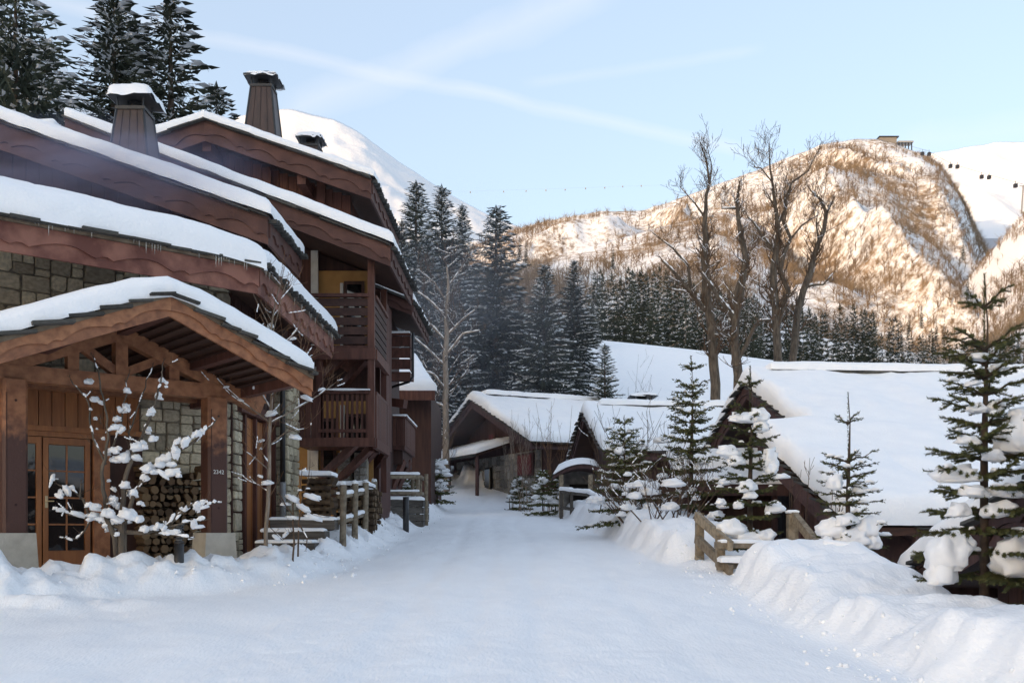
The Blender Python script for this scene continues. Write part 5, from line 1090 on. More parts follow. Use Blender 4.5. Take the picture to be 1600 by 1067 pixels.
# a band of young leafless trees along the forest edge
def stick_wood(name, n, x0, x1, Y0, Y1, h0, h1, seed, label):
    r = np.random.RandomState(seed); Y = Y0 + (Y1 - Y0) * r.rand(n); X = ((x0 + (x1 - x0) * r.rand(n)) - 800) / F * Y; Z = base_z(X, Y) - .2; h = h0 + (h1 - h0) * r.rand(n); k = 11
    ang = r.rand(n, k) * 6.283; st = .2 + .6 * r.rand(n, k); ln = .25 + .3 * r.rand(n, k); le = .35 + .4 * r.rand(n, k); st[:, 0] = 0; ln[:, 0] = 1; le[:, 0] = .04; wd = np.full((n, k), .03); wd[:, 0] = .09; H = h[:, None]
    b = np.stack([X[:, None] + 0 * ang, Y[:, None] + 0 * ang, Z[:, None] + st * H], -1); d = np.stack([np.cos(ang) * le * ln * H, np.sin(ang) * le * ln * H, ln * H * (1 - .3 * le)], -1); w_ = np.stack([wd, 0 * wd, 0 * wd], -1)
    V = np.stack([b - w_, b + w_, b + d], 2).reshape(-1, 3); o = np_mesh(name, V, np.arange(len(V)).reshape(-1, 3), M['brush'], smooth=False); tag(o, label, 'woodland', kind='stuff')
stick_wood('bare_wood', 1500, 780, 1700, 190, 300, 7, 14, 5, 'belt of leafless trees at the mountain foot behind the spruces')
stick_wood('bare_wood', 260, 640, 900, 70, 100, 4, 8, 6, 'leafless saplings between the trunks of the central spruces')
# ---------------------------------------------------------------- leafless trees
def grow(mb, sn, p, d, L, r0, depth, r, up=.12, spread=.6, kids=3, snow=.0, minr=.004, curl=.35):
    n = 4; pts = [Vector(p)]; rad = [r0]; dd = Vector(d).normalized()
    for i in range(n):
        dd = (dd + Vector((r.uniform(-1, 1), r.uniform(-1, 1), r.uniform(-1, 1))) * curl * .35 + Vector((0, 0, up * .4))).normalized(); pts.append(pts[-1] + dd * (L / n)); rad.append(max(minr, r0 * (1 - .7 * (i + 1) / n)))
    mb.tube(pts, rad, 5 if r0 > .02 else 3, False)
    if sn is not None and r.random() < snow:
        for a, b, ra in zip(pts[:-1], pts[1:], rad):
            if abs((b - a).normalized().z) < .8: sn.tube([a + Vector((0, 0, ra * .7)), a.lerp(b, .5) + Vector((0, 0, ra * 1.1)), b + Vector((0, 0, ra * .5))], [ra * .7 + .004, ra * .95 + .008, ra * .5], 5)
    if depth <= 0: return
    for k in range(kids):
        t = r.uniform(.35, 1.0) if k else 1.0; i = min(n - 1, int(t * n)); q = pts[i].lerp(pts[i + 1], t * n - i) if i < n else pts[-1]
        ax = Vector((r.uniform(-1, 1), r.uniform(-1, 1), r.uniform(-.5, 1))).normalized(); nd = (dd * (1 - spread * .5) + ax * spread).normalized()
        grow(mb, sn, q, nd, L * r.uniform(.5, .8), max(minr, r0 * .5), depth - 1, r, up, spread, kids, snow, minr, curl)
def limb_tree(name, label, limbs, Y, seed, bark, tw=None, twigs=3, twl=1.2, snow=.5, cat='tree', group=None, dj=.5, minr=.012, snow_main=True, depth=2, zground=None, tstart=.25, sides=9, up=.25, spread=.75, sw=.5):
    """limbs: lists of (px, py, radius in px) drawn at depth Y; each limb wanders in depth"""
    r = random.Random(seed); k = Y / F; tr = MB(); tg = MB(); sn = MB(); base = None
    for li, lm in enumerate(limbs):
        pts = []; rad = []; off = r.uniform(-dj, dj) if li else 0
        for i, (a, b, c) in enumerate(lm):
            v = px(a, b, Y); f = i / max(1, len(lm) - 1); v.x += 0; pts.append(v + Vector((0, off * f * (1 if li else .3), 0))); rad.append(c * k)
        if li == 0:
            base = pts[0].copy()
            if zground is not None: pts.insert(0, Vector((pts[0].x, pts[0].y, zground))); rad.insert(0, rad[0] * 1.25); base = pts[0].copy()
        fine = []; fr = []
        for i in range(len(pts) - 1):
            for s_ in ((0, .5) if sw < 1 else (0, .2, .4, .6, .8)): 
                q = pts[i].lerp(pts[i + 1], s_)
                if s_ and i: q += Vector((r.uniform(-1, 1), r.uniform(-1, 1), 0)) * (pts[i + 1] - pts[i]).length * .04
                fine.append(q); fr.append(rad[i] * (1 - s_) + rad[i + 1] * s_)
        fine.append(pts[-1]); fr.append(rad[-1]); tr.tube(fine, fr, sides if fr[0] > .03 else 5, True)
        if snow_main and sw >= 1:
            run = []; acc = 0.0; ph = r.uniform(0, 50)
            def flush(run):
                if len(run) > 2: sn.tube([q_ for q_, _ in run], [.25 * run[0][1]] + [z_ for _, z_ in run[1:-1]] + [.2 * run[-1][1]], 8)
            for i in range(len(fine) - 1):
                sg_ = fine[i + 1] - fine[i]; m_ = max(1, int(sg_.length / (2.0 * k))); fl = 1 - abs(sg_.normalized().z) ** 4 * .85
                for j in range(m_):
                    acc += sg_.length / m_; nv_ = fbm(acc * 5.5 + ph, li * 3.1, 0, 3)
                    ra_ = sw * k * (.30 + 1.15 * nv_) * fl * (.55 + .45 * min(1, fr[i] / (2.2 * k)))
                    if ra_ > .35 * k: run.append((fine[i].lerp(fine[i + 1], j / m_) + Vector((r.uniform(-.3, .3) * ra_, r.uniform(-.3, .3) * ra_, fr[i] * .6 + ra_ * .55)), ra_ * r.uniform(.85, 1.15)))
                    else: flush(run); run = []
            flush(run)
        elif snow_main:
            for a, b, ra in zip(fine[:-1], fine[1:], fr):
                dv = (b - a).normalized()
                if abs(dv.z) < .82 and r.random() < snow: sn.tube([a + Vector((0, 0, ra * .75)), a.lerp(b, .5) + Vector((0, 0, ra * 1.05)), b + Vector((0, 0, ra * .6))], [ra * .55 + .5 * sw * k * r.uniform(.5, 1.2), ra * .75 + sw * k * r.uniform(.5, 1.3), ra * .45 + .4 * sw * k], 6)
        tot = sum((b - a).length for a, b in zip(fine[:-1], fine[1:])); n = int(twigs * max(1, tot / (90 * k)))
        for j in range(n):
            t = r.uniform(tstart if li == 0 else .15, 1); i = min(len(fine) - 2, int(t * (len(fine) - 1))); q = fine[i].lerp(fine[i + 1], r.random()); dv = (fine[i + 1] - fine[i]).normalized()
            ax = Vector((r.uniform(-1, 1), r.uniform(-.8, .8), r.uniform(-.2, 1))).normalized()
            grow(tg, sn, q, dv * .5 + ax, twl * r.uniform(.5, 1.2) * (1.15 - .55 * t), max(minr * 1.4, fr[i] * .28), depth, r, up, spread, 3, snow * .25, minr)
        grow(tg, sn, fine[-1], (fine[-1] - fine[-2]), twl * .25, fr[-1], depth, r, up, spread, 3, snow * .2, minr)
    e = empty(name, base, 0, label, cat, group); tr.build('trunk', bark, e, True, fix=False)
    if tg.v: tg.build('branches', tw or bark, e, True, fix=False)['kind'] = 'stuff'
    if sn.v: sn.build('snow', M['snow'], e, True, fix=False)['kind'] = 'stuff'
    return e
Z6 = lambda L: [(1000 + .375 * a, 200 + .375 * b, c * .62) for a, b, c in L]
bt = 'big leafless maple with '
limb_tree('bare_tree', 'big leafless tree with a long straight trunk and snowy limb stubs', [Z6(L) for L in ([(318, 1200, 13), (315, 1067, 12.5), (302, 900, 12), (290, 770, 12), (275, 620, 10.5), (270, 520, 9), (268, 400, 6), (275, 280, 4), (290, 230, 3.4), (275, 130, 2), (250, 60, .9)],
    [(285, 765, 7), (265, 755, 6), (215, 690, 5), (140, 600, 3.6), (95, 555, 2.6)], [(212, 688, 3), (175, 678, 2.6), (135, 672, 2)], [(212, 680, 4.5), (202, 570, 3.4), (140, 495, 2.2), (60, 430, 1.2)], [(272, 375, 3), (230, 310, 2), (180, 250, 1)], [(290, 235, 2.5), (300, 165, 1.6), (285, 100, .8)], [(275, 520, 5), (280, 420, 3)], [(300, 930, 5), (325, 925, 4)])], 50, 3, M['bark'], M['twig'], 9, 1.05, .55, zground=1.8, minr=.007)
limb_tree('bare_tree', 'leafless tree with mossy fork and snowy crossing limbs beside the straight one', [Z6(L) for L in ([(412, 1150, 13), (410, 1030, 12), (395, 900, 11.5), (400, 780, 11), (425, 640, 9), (440, 540, 8), (420, 440, 6.5), (405, 330, 4.5), (412, 245, 2.6)],
    [(398, 800, 8), (350, 740, 6), (303, 668, 4.5), (255, 605, 3)], [(398, 780, 6), (398, 700, 5.5), (412, 640, 4.5), (428, 590, 3.5)], [(405, 970, 6), (445, 900, 5.5), (472, 835, 4.5), (490, 808, 3), (535, 805, 2)], [(440, 545, 3), (460, 520, 2)], [(405, 335, 3), (345, 330, 1.6), (350, 290, .8)], [(385, 890, 4), (360, 868, 3), (320, 855, 2)])], 48, 4, M['bark'], M['twig'], 9, .95, .6, zground=1.8, minr=.007)
limb_tree('bare_tree', 'tallest leafless tree with several upright stems and a curling crown', [Z6(L) for L in ([(578, 1100, 12), (575, 975, 11), (568, 850, 10.5), (562, 700, 9.5), (558, 560, 8.5), (572, 480, 7), (575, 400, 5.5), (560, 300, 4), (550, 215, 3), (540, 130, 1.8), (540, 60, .8)],
    [(568, 840, 7), (600, 730, 6.5), (620, 680, 6), (580, 580, 5.5), (565, 520, 5), (520, 460, 4), (480, 400, 2.6), (455, 370, 1.2)], [(580, 610, 6), (600, 520, 5.5), (628, 460, 4.5), (592, 380, 4), (610, 290, 3.4), (630, 230, 2.8), (700, 180, 1.8), (745, 90, .8)], [(630, 460, 3), (680, 400, 2.2), (740, 360, 1.2)], [(570, 420, 3), (600, 340, 2), (600, 250, 1.2)], [(550, 225, 1.8), (500, 175, 1.6), (470, 178, 1)])], 52, 5, M['bark'], M['twig'], 11, 1.15, .4, zground=1.8, minr=.007)
limb_tree('bare_tree', 'leaning leafless tree with bent trunk and forked tip', [Z6(L) for L in ([(632, 1100, 11), (635, 975, 10), (648, 860, 9.5), (680, 680, 8.5), (710, 600, 8), (730, 520, 6.5), (765, 430, 5.5), (775, 350, 4.5), (755, 300, 3), (715, 265, 1.6)], [(775, 360, 3), (790, 320, 2)], [(690, 665, 4), (720, 655, 3), (760, 655, 2.4), (800, 610, 1.4)], [(745, 470, 3), (735, 400, 2), (745, 340, 1)])], 54, 6, M['bark'], M['twig'], 9, 1.05, .3, zground=1.8, minr=.007)
Z1 = lambda L: [(600 + .375 * a, 260 + .375 * b, c) for a, b, c in L]
limb_tree('bare_tree', 'slender leafless tree with snow-lined drooping branches beside the last balconies', [Z1(L) for L in ([(258, 1060, 5), (258, 900, 4.6), (262, 700, 4), (265, 560, 3), (262, 420, 1.4)], [(252, 830, 1.8), (190, 770, 1.5), (130, 720, 1)], [(250, 720, 1.8), (200, 660, 1.5), (140, 640, 1)], [(252, 620, 1.8), (190, 560, 1.4), (140, 525, .9)], [(258, 560, 1.6), (210, 480, 1.3), (160, 435, .8)], [(268, 700, 1.8), (320, 650, 1.4), (380, 605, .9)], [(265, 780, 1.8), (330, 700, 1.3), (400, 690, .8)], [(256, 930, 1.8), (210, 870, 1.5), (150, 850, 1)], [(250, 1000, 1.5), (215, 985, 1.3), (190, 930, .9)], [(268, 500, 1.4), (310, 440, 1), (330, 400, .6)])], 46, 8, M['pale_bark'], M['twig'], 5, 1.1, .95, zground=1.4, minr=.012)
# snow-laden ornamental tree before the porch
Z2 = lambda L: [(.3186 * a, 560 + .3186 * b, c * .42 + .35) for a, b, c in L]
YP = 12.9
mag = limb_tree('snowy_sapling', 'small many-stemmed leafless tree loaded with snow in front of the glazed porch door', [Z2(L) for L in ([(600, 985, 16), (600, 830, 15), (602, 720, 9), (612, 600, 8), (650, 480, 7), (700, 380, 5), (760, 230, 3.4), (790, 100, 2), (800, 20, 1.2)],
    [(575, 980, 12), (568, 880, 10), (530, 790, 8), (515, 650, 7), (510, 560, 6), (545, 400, 4), (540, 280, 3), (505, 80, 2), (480, 0, 1)], [(610, 820, 8), (650, 680, 7), (720, 560, 6), (830, 480, 5), (950, 400, 4), (1045, 305, 2)], [(605, 850, 8), (700, 855, 7), (800, 830, 6), (870, 760, 5), (930, 710, 4), (1050, 705, 2)],
    [(590, 830, 7), (480, 800, 6), (430, 770, 5), (390, 690, 4), (330, 640, 3), (255, 615, 2)], [(500, 800, 4), (420, 780, 4), (340, 765, 3), (280, 740, 2)], [(548, 450, 3), (580, 300, 3), (600, 60, 1)], [(520, 520, 4), (470, 400, 3), (455, 220, 2.4), (385, 120, 1.4)], [(800, 835, 4), (900, 805, 3), (1000, 790, 2)], [(440, 800, 3), (405, 850, 2.4), (365, 885, 2), (290, 880, 1)],
    [(650, 470, 3), (622, 360, 2.6), (670, 200, 2), (720, 30, 1)], [(390, 690, 2), (400, 620, 1.4)], [(240, 640, 2), (230, 560, 1)], [(760, 860, 3), (850, 865, 2.4), (940, 880, 1.4)])], YP, 12, M['bark'], M['twig'], 2.4, .2, .72, dj=.25, minr=.003, depth=1, snow_main=True, sw=6.2)
rc = random.Random(5); kz = .3186 * YP / F
for (a, b, c, el, ti) in ((430, 115, 30, 1.3, .5), (450, 200, 30, 1.3, .3), (625, 160, 26, 1, 0), (600, 240, 36, 1.2, 1.1), (575, 300, 30, 1, 0), (590, 345, 34, 1.8, -.5), (745, 260, 32, 1, 0), (770, 180, 26, 1.5, 0), (785, 105, 26, 1, .4), (820, 140, 14, .8, 1.2), (710, 345, 30, 1, 0), (520, 465, 30, .9, 0), (575, 455, 32, 1.3, 0), (620, 490, 55, 1.4, 0), (690, 440, 46, 1, 0), (745, 395, 32, .8, 0), (790, 500, 48, 1.5, 0),
        (735, 545, 48, 1.5, 0), (850, 565, 40, 1.9, .2), (715, 590, 30, 1, 0), (615, 625, 42, .9, 0), (640, 665, 42, .8, 0), (550, 700, 44, 1, .8), (545, 765, 50, 1, 0), (640, 770, 58, 1.3, .5), (590, 800, 46, 1.8, 0), (480, 735, 38, 1.3, 0), (525, 835, 30, 1.6, -.3), (590, 862, 20, 1, 0), (330, 648, 30, 1.7, .6), (310, 678, 24, 1.9, .1), (300, 745, 24, 1.6, .2), (390, 768, 28, 2.2, .1), (465, 772, 34, 1.6, .1), (870, 462, 34, 1.7, -.6), (925, 415, 34, 1.6, -.6), (975, 375, 28, 1.4, -.6), (1010, 345, 18, 1.5, -.6),
        (715, 838, 34, 1.8, -.1), (785, 822, 30, 1.7, -.3), (850, 778, 20, 1.7, -.8), (898, 738, 22, 1.6, -.6), (965, 728, 34, 2.0, 0), (1030, 712, 14, 1.6, -.4), (955, 815, 30, 2.2, -.1), (860, 850, 22, 2.3, 0), (340, 886, 14, 2, 0), (490, 390, 18, .8, 0), (462, 255, 14, 1.2, 0), (465, 295, 17, 1, 0), (485, 348, 10, 1, 0), (930, 882, 12, 2.2, 0), (540, 640, 20, 1.4, .3), (680, 710, 20, 1.4, 0), (820, 560, 20, 2, .2), (995, 790, 9, 1, 0), (530, 600, 16, 1, 0), (670, 660, 30, .8, 0)):
    p_ = px(.3186 * a, 560 + .3186 * b, YP) + Vector((0, rc.uniform(-.12, .12), 0)); q = c * kz * .98
    for j in range(1 if c < 20 else (2 if c < 32 else 3)):
        k_ = (1, .68, .6)[j]; o_ = Vector((rc.uniform(-1, 1) * q * el, rc.uniform(-.6, .6) * q, rc.uniform(-.7, .5) * q)) * (0 if j == 0 else .85)
        clump(mag, p_ + o_, (q * el * .6 * k_, q * .62 * k_, q * .62 * k_), rc.uniform(-1.5, 1.5), rc.randint(0, 6), tilt=ti + rc.uniform(-.5, .5))
Z3 = lambda L: [(300 + .2625 * a, 380 + .2625 * b, c * .68) for a, b, c in L]
yt = limb_tree('young_tree', 'slim young leafless tree with upswept lightly snowed branches at the porch corner', [Z3(L) for L in ([(440, 1850, 5), (452, 1560, 4.6), (460, 1250, 4.2), (465, 1060, 3.8), (470, 800, 3.2), (472, 600, 2.8), (480, 450, 2), (500, 330, 1.2), (540, 200, .6)], [(462, 1065, 2), (390, 1010, 1.8), (290, 940, 1.5), (180, 840, 1.1), (60, 710, .7)], [(466, 1070, 2), (600, 985, 1.8), (740, 890, 1.4), (820, 820, .9)],
    [(472, 610, 1.5), (560, 600, 1.2), (640, 535, .8)], [(470, 740, 1.4), (400, 640, 1), (350, 560, .6)], [(468, 920, 1.5), (560, 800, 1.2), (640, 760, 1), (695, 640, .6)], [(466, 980, 1.5), (400, 880, 1.2), (330, 760, .8), (310, 650, .5)], [(474, 520, 1.2), (410, 380, .8), (330, 220, .5)], [(474, 560, 1.2), (520, 430, .8), (580, 250, .5)], [(478, 470, 1), (400, 330, .6)], [(462, 1200, 1.6), (560, 1130, 1.3), (680, 1110, .9)], [(460, 1350, 1.4), (400, 1290, 1.1), (350, 1250, .8)], [(456, 1480, 1.4), (390, 1440, 1), (350, 1420, .7)], [(466, 850, 1.3), (380, 720, .9), (290, 560, .5)], [(468, 700, 1.3), (580, 720, .9), (700, 650, .5)])],
    14.9, 21, M['pale_bark'], M['red_twig'], 6.0, .5, .55, dj=.4, minr=.0025, depth=1, zground=-.9)
for (a, b, c, el) in ((460, 490, 26, .8), (500, 560, 24, 1.2), (560, 590, 22, 1.6), (480, 700, 30, 1), (560, 830, 26, 1), (600, 820, 20, 1.6), (640, 770, 24, 1.4), (380, 865, 18, 1), (480, 1020, 30, 1.3), (690, 930, 26, 1.6), (620, 1160, 26, 1.6), (300, 940, 14, 1.5), (210, 860, 12, 1.6), (770, 870, 14, 1.6), (420, 1180, 16, 1.4), (430, 650, 18, 1.2), (520, 660, 14, 1.2), (600, 570, 16, 1.6), (400, 1220, 12, 1), (455, 1430, 26, 1.3), (415, 1390, 14, 1.5), (450, 1280, 12, 1)):
    clump(yt, px(300 + .2625 * a, 380 + .2625 * b, 14.9) + Vector((0, rc.uniform(-.1, .1), 0)), (c * el * .0022, c * .0021, c * .0018), rc.uniform(-.4, .4), rc.randint(0, 6), tilt=rc.uniform(-.4, .4))
Z4 = lambda L: [(300 + .2625 * a, 620 + .2625 * b, c) for a, b, c in L]
sb = limb_tree('snowy_shrub', 'low thin shrub with drooping snow-covered leaves by the drain pipe', [Z4(L) for L in ([(600, 960, 1.6), (600, 760, 1.4), (600, 640, 1.2), (640, 560, 1), (655, 440, .6)], [(630, 950, 1.6), (635, 740, 1.3), (650, 620, 1), (690, 500, .7), (700, 300, .4)], [(600, 700, 1.2), (560, 640, 1), (520, 560, .7)], [(640, 760, 1.2), (690, 840, 1), (690, 900, .6)], [(635, 700, 1), (720, 700, .8), (800, 715, .5)], [(600, 800, 1), (540, 850, .8), (470, 780, .5)])], 14.6, 23, M['twig'], M['twig'], 2, .2, .3, dj=.2, minr=.002, depth=1, cat='shrub', zground=-.8)
for (a, b, c, el, ti) in ((600, 610, 46, 1.1, .5), (720, 600, 46, 1.3, .3), (660, 665, 46, 1.2, .6), (720, 720, 44, 1.4, .3), (600, 720, 26, 1.7, .1), (670, 440, 20, .8, 0), (500, 840, 36, .9, .7), (560, 820, 30, .9, -.8), (555, 640, 26, 1.4, 0), (640, 790, 22, 1, .5), (790, 715, 10, 1, 0), (640, 555, 16, 1, 0), (690, 545, 14, 1, 0)):
    clump(sb, px(300 + .2625 * a, 620 + .2625 * b, 14.6), (c * el * .0021, c * .0020, c * .0012), rc.uniform(-.4, .4), rc.randint(0, 6), tilt=ti)
# ---------------------------------------------------------------- young spruces by the road
def young_spruce(name, label, base, H, Rm, seed, levels, clumps, nl=.022, nw=.0045, nd=230, per=5, leader=.28, shoot=.17, dust=.25, power=.8, zlow=.05, kmax=7):
    r = random.Random(seed); base = Vector(base); NV = []; WD = MB(); SN = MB(); U = Vector((0, 0, 1)); rs = np.random.RandomState(seed)
    def needles(p, q, dens=1.0):
        L = (q - p).length; n = max(5, int(L * nd * dens)); t = rs.rand(n); ang = rs.rand(n) * 6.283; d = (q - p).normalized(); a = d.orthogonal().normalized(); b = d.cross(a); a = np.array(a); b = np.array(b); dv = np.array(d)
        P = np.array(p)[None] + np.outer(t, np.array(q - p)); rad = np.cos(ang)[:, None] * a + np.sin(ang)[:, None] * b; ln = nl * (.7 + .5 * rs.rand(n))[:, None]; tip = P + (rad * .8 + dv * .62 + np.array([0, 0, .12])) * ln; tang = np.cross(rad, dv); tang = tang / (np.linalg.norm(tang, axis=1)[:, None] + 1e-9) * nw
        NV.append(np.stack([P - tang, P + tang, tip], 1))
    WD.tube([(0, 0, -.3), (0, 0, H * .5), (0.01 * H, 0, H * .85), (0, 0, H)], [H * .013 + .008, H * .009 + .005, .008, .004], 7)
    needles(Vector((0, 0, H * (1 - leader * .9))), Vector((0, 0, H)), .8)
    zs = []
    for i in range(levels): f = (i / (levels - 1)) ** power; zs.append(H * (zlow + (1 - leader - zlow) * f))
    zs.append(H * (1 - leader * .45))
    for li, z in enumerate(zs):
        f = z / H; Rz = Rm * (1 - f) ** .8 + .06; n = per if li < len(zs) - 1 else 4; a0 = r.uniform(0, 6.28)
        for k in range(n):
            a = a0 + 6.283 * k / n + r.uniform(-.3, .3); L = Rz * r.uniform(.7, 1.15); d = Vector((math.cos(a), math.sin(a), 0)); sd = Vector((-d.y, d.x, 0)); up = .55 * f ** 1.5 + .05; dr = .35 * (1 - f)
            m = max(2, min(kmax, int(L / .085))); pts = [d * (L * t) + U * (z + r.uniform(-.02, .02) + L * (up * t - dr * t * t + .12 * t ** 3)) for t in np.linspace(0, 1, m + 1)]
            WD.tube(pts, [.009 * (1 - .7 * i / m) * min(1.6, H / 2) for i in range(m + 1)], 4, False)
            for i in range(m): needles(pts[i], pts[i + 1])
            for i in range(1, m + 1):
                for sg in (-1, 1):
                    l = shoot * (1.05 - .5 * i / m) * r.uniform(.7, 1.25) * min(1.25, .5 + L); q = pts[i] + d * (l * .72) + sd * (sg * l * .62) - U * (l * r.uniform(-.05, .3)); WD.tube([pts[i], q], [.004, .002], 3, False); needles(pts[i], q)
                    if l > shoot * .85 and r.random() < .6: q2 = pts[i].lerp(q, .5) + d * (l * .1) + sd * (sg * l * .5) - U * (l * .12); needles(pts[i].lerp(q, .4), q2)
                if r.random() < dust: w_ = r.uniform(.03, .07) * min(1.3, .5 + L); c = pts[i] + U * .022; SN.tube([c - d * w_ * 1.3, c - d * w_ * .4 + U * .012, c + d * w_ * .6 + U * .010, c + d * w_ * 1.3 - U * .006], [.008, w_ * .5, w_ * .45, .006], 6)
            needles(pts[-1], pts[-1] + d * shoot * .6 + U * .02)
    e = empty(name, base, r.uniform(0, 0), label, 'tree')
    WD.build('trunk', M['spruce_bark'], e, True, world=False, fix=False); V = np.concatenate(NV).reshape(-1, 3); link('crown', tri_mesh('crown', V, np.arange(len(V)).reshape(-1, 3), M['needles']), None, e, world=False)
    if SN.v: SN.build('snow', M['snow'], e, True, world=False, fix=False)['kind'] = 'stuff'
    for i, (cx, cy, Yc, w_, h_, dp) in enumerate(clumps): clump(e, px(cx, cy, Yc), (w_ / F * Yc * .88, dp * .88, h_ / F * Yc * .88), r.uniform(-.3, .3), i + seed, tilt=r.uniform(-.15, .15))
    return e
def gb(pxx, Y, dz=0): X = (pxx - 800) / F * Y; return Vector((X, Y, gz(X, Y) + dz))
b_ = gb(1538, 9.6); zt = (HZ - 428) / F * 9.6
young_spruce('young_spruce', 'tall young spruce with long bare leader and sagging snow boughs by the lower gable', (b_.x, 9.6, -.85), zt + .85, .72, 3, 15, [(1492, 745, 9.5, 40, 20, .16), (1480, 872, 9.35, 38, 42, .2), (1470, 900, 9.3, 26, 30, .14), (1500, 850, 9.4, 24, 20, .13), (1588, 690, 9.5, 34, 42, .2), (1596, 660, 9.55, 24, 26, .14), (1585, 880, 9.4, 36, 48, .2), (1600, 850, 9.45, 28, 30, .16), (1560, 800, 9.4, 30, 18, .14), (1520, 770, 9.4, 26, 14, .12), (1498, 800, 9.4, 20, 18, .1), (1575, 770, 9.4, 30, 16, .13), (1535, 560, 9.55, 22, 9, .08), (1528, 640, 9.5, 18, 12, .09), (1560, 575, 9.5, 16, 8, .07), (1556, 640, 9.55, 15, 16, .08), (1520, 600, 9.5, 16, 6, .06), (1512, 690, 9.45, 20, 12, .09), (1553, 715, 9.4, 20, 14, .09)], nl=.034, nw=.0042, nd=700, leader=.22, shoot=.21, dust=.12, zlow=.04)
b_ = gb(1172, 15.9); zt = (HZ - 572) / F * 15.9
young_spruce('young_spruce', 'young spruce with big snow cap on its upper branches beside the stair railing', (b_.x, 15.9, -1.1), zt + 1.1, .66, 5, 14, [(1160, 655, 15.8, 24, 12, .13), (1185, 652, 15.8, 18, 18, .14), (1190, 668, 15.8, 14, 16, .1), (1138, 708, 15.8, 18, 14, .14), (1150, 722, 15.7, 14, 12, .1), (1202, 720, 15.8, 14, 22, .14), (1206, 735, 15.7, 11, 14, .1), (1168, 762, 15.6, 16, 14, .12), (1172, 775, 15.6, 12, 10, .1), (1155, 790, 15.6, 9, 10, .08), (1210, 795, 15.7, 14, 14, .1), (1145, 830, 15.5, 26, 22, .2), (1168, 845, 15.5, 30, 16, .2), (1196, 840, 15.5, 18, 14, .14), (1222, 745, 15.6, 14, 6, .07), (1126, 785, 15.7, 9, 8, .08)], nl=.038, nw=.006, nd=440, leader=.20, shoot=.17, dust=.15, zlow=.06)
b_ = gb(1325, 13.6); zt = (HZ - 612) / F * 13.6
young_spruce('young_spruce', 'thin little spruce with bare leader above rounded snow cushions', (b_.x, 13.6, -.9), zt + .9, .55, 7, 12, [(1305, 757, 13.5, 14, 18, .12), (1344, 765, 13.6, 12, 12, .1), (1300, 830, 13.4, 24, 24, .22), (1330, 845, 13.3, 28, 22, .2), (1352, 830, 13.4, 24, 24, .2), (1322, 815, 13.3, 20, 14, .16), (1364, 850, 13.3, 14, 18, .14), (1292, 850, 13.3, 14, 14, .12), (1340, 868, 13.2, 24, 14, .14), (1325, 728, 13.5, 8, 4, .05)], nl=.032, nw=.0058, nd=200, leader=.34, shoot=.15, dust=.25, zlow=.1, per=5)
b_ = gb(1080, 22); zt = (HZ - 556) / F * 22
young_spruce('young_spruce', 'slender half-grown spruce rising in front of the small-chimney chalet roof', (b_.x, 22, -.6), zt + .6, .85, 9, 15, [(1068, 720, 21.8, 14, 7, .2), (1095, 722, 21.8, 12, 7, .18)], nl=.055, nw=.013, nd=85, leader=.16, shoot=.30, dust=.3, zlow=.1, kmax=6)
b_ = gb(975, 23); zt = (HZ - 648) / F * 23
young_spruce('young_spruce', 'bushy spruce sapling with brownish top among the snowy shrubs', (b_.x, 23, .0), zt - .0, .85, 11, 12, [(968, 706, 22.7, 9, 9, .14), (978, 765, 22.5, 8, 7, .12), (960, 760, 22.5, 10, 6, .12), (985, 790, 22.4, 16, 10, .2), (955, 790, 22.4, 12, 8, .16)], nl=.055, nw=.012, nd=90, leader=.18, shoot=.30, dust=.75, zlow=.08, kmax=6)
def bush(name, label, pxx, py_top, Y, w_, seed, nclump, needle=True, wide=1.0):
    """low evergreen under lumps of snow"""
    X = (pxx - 800) / F * Y; zb = gz(X, Y) - .05; zt = (HZ - py_top) / F * Y; H = zt - zb; W = w_ / F * Y
    e = young_spruce(name, label, (X, Y, zb), H, W * .85, seed, 8, [], nl=.06, nw=.014, nd=70, leader=.12, shoot=.28, dust=.5, zlow=.1, per=6, kmax=5); e['category'] = 'bush'; r = random.Random(seed)
    for i in range(nclump): a = r.uniform(0, 6.28); q = r.random() ** .5; h = r.uniform(.3, .95); k = (1 - h * .7) * q; s_ = W * r.uniform(.14, .30); clump(e, (X + math.cos(a) * W * k, Y - abs(math.sin(a)) * W * k * .8, zb + H * h), (s_ * 1.15, s_, s_ * .62), a, i)
    return e
bush('evergreen_bush', 'dark rounded evergreen bush under light snow beside the road end', 848, 735, 33.5, 26, 41, 12); bush('evergreen_bush', 'snow-buried evergreen bush beside the timber deck', 683, 718, 36, 30, 42, 26); bush('evergreen_bush', 'low snowy evergreen clump below the pale birch saplings', 812, 745, 38, 22, 43, 14); bush('evergreen_bush', 'low evergreen bush in front of the canopy post', 868, 742, 35, 15, 45, 9); bush('evergreen_bush', 'snowy evergreen mound behind the deck rails', 640, 752, 31, 20, 47, 12)
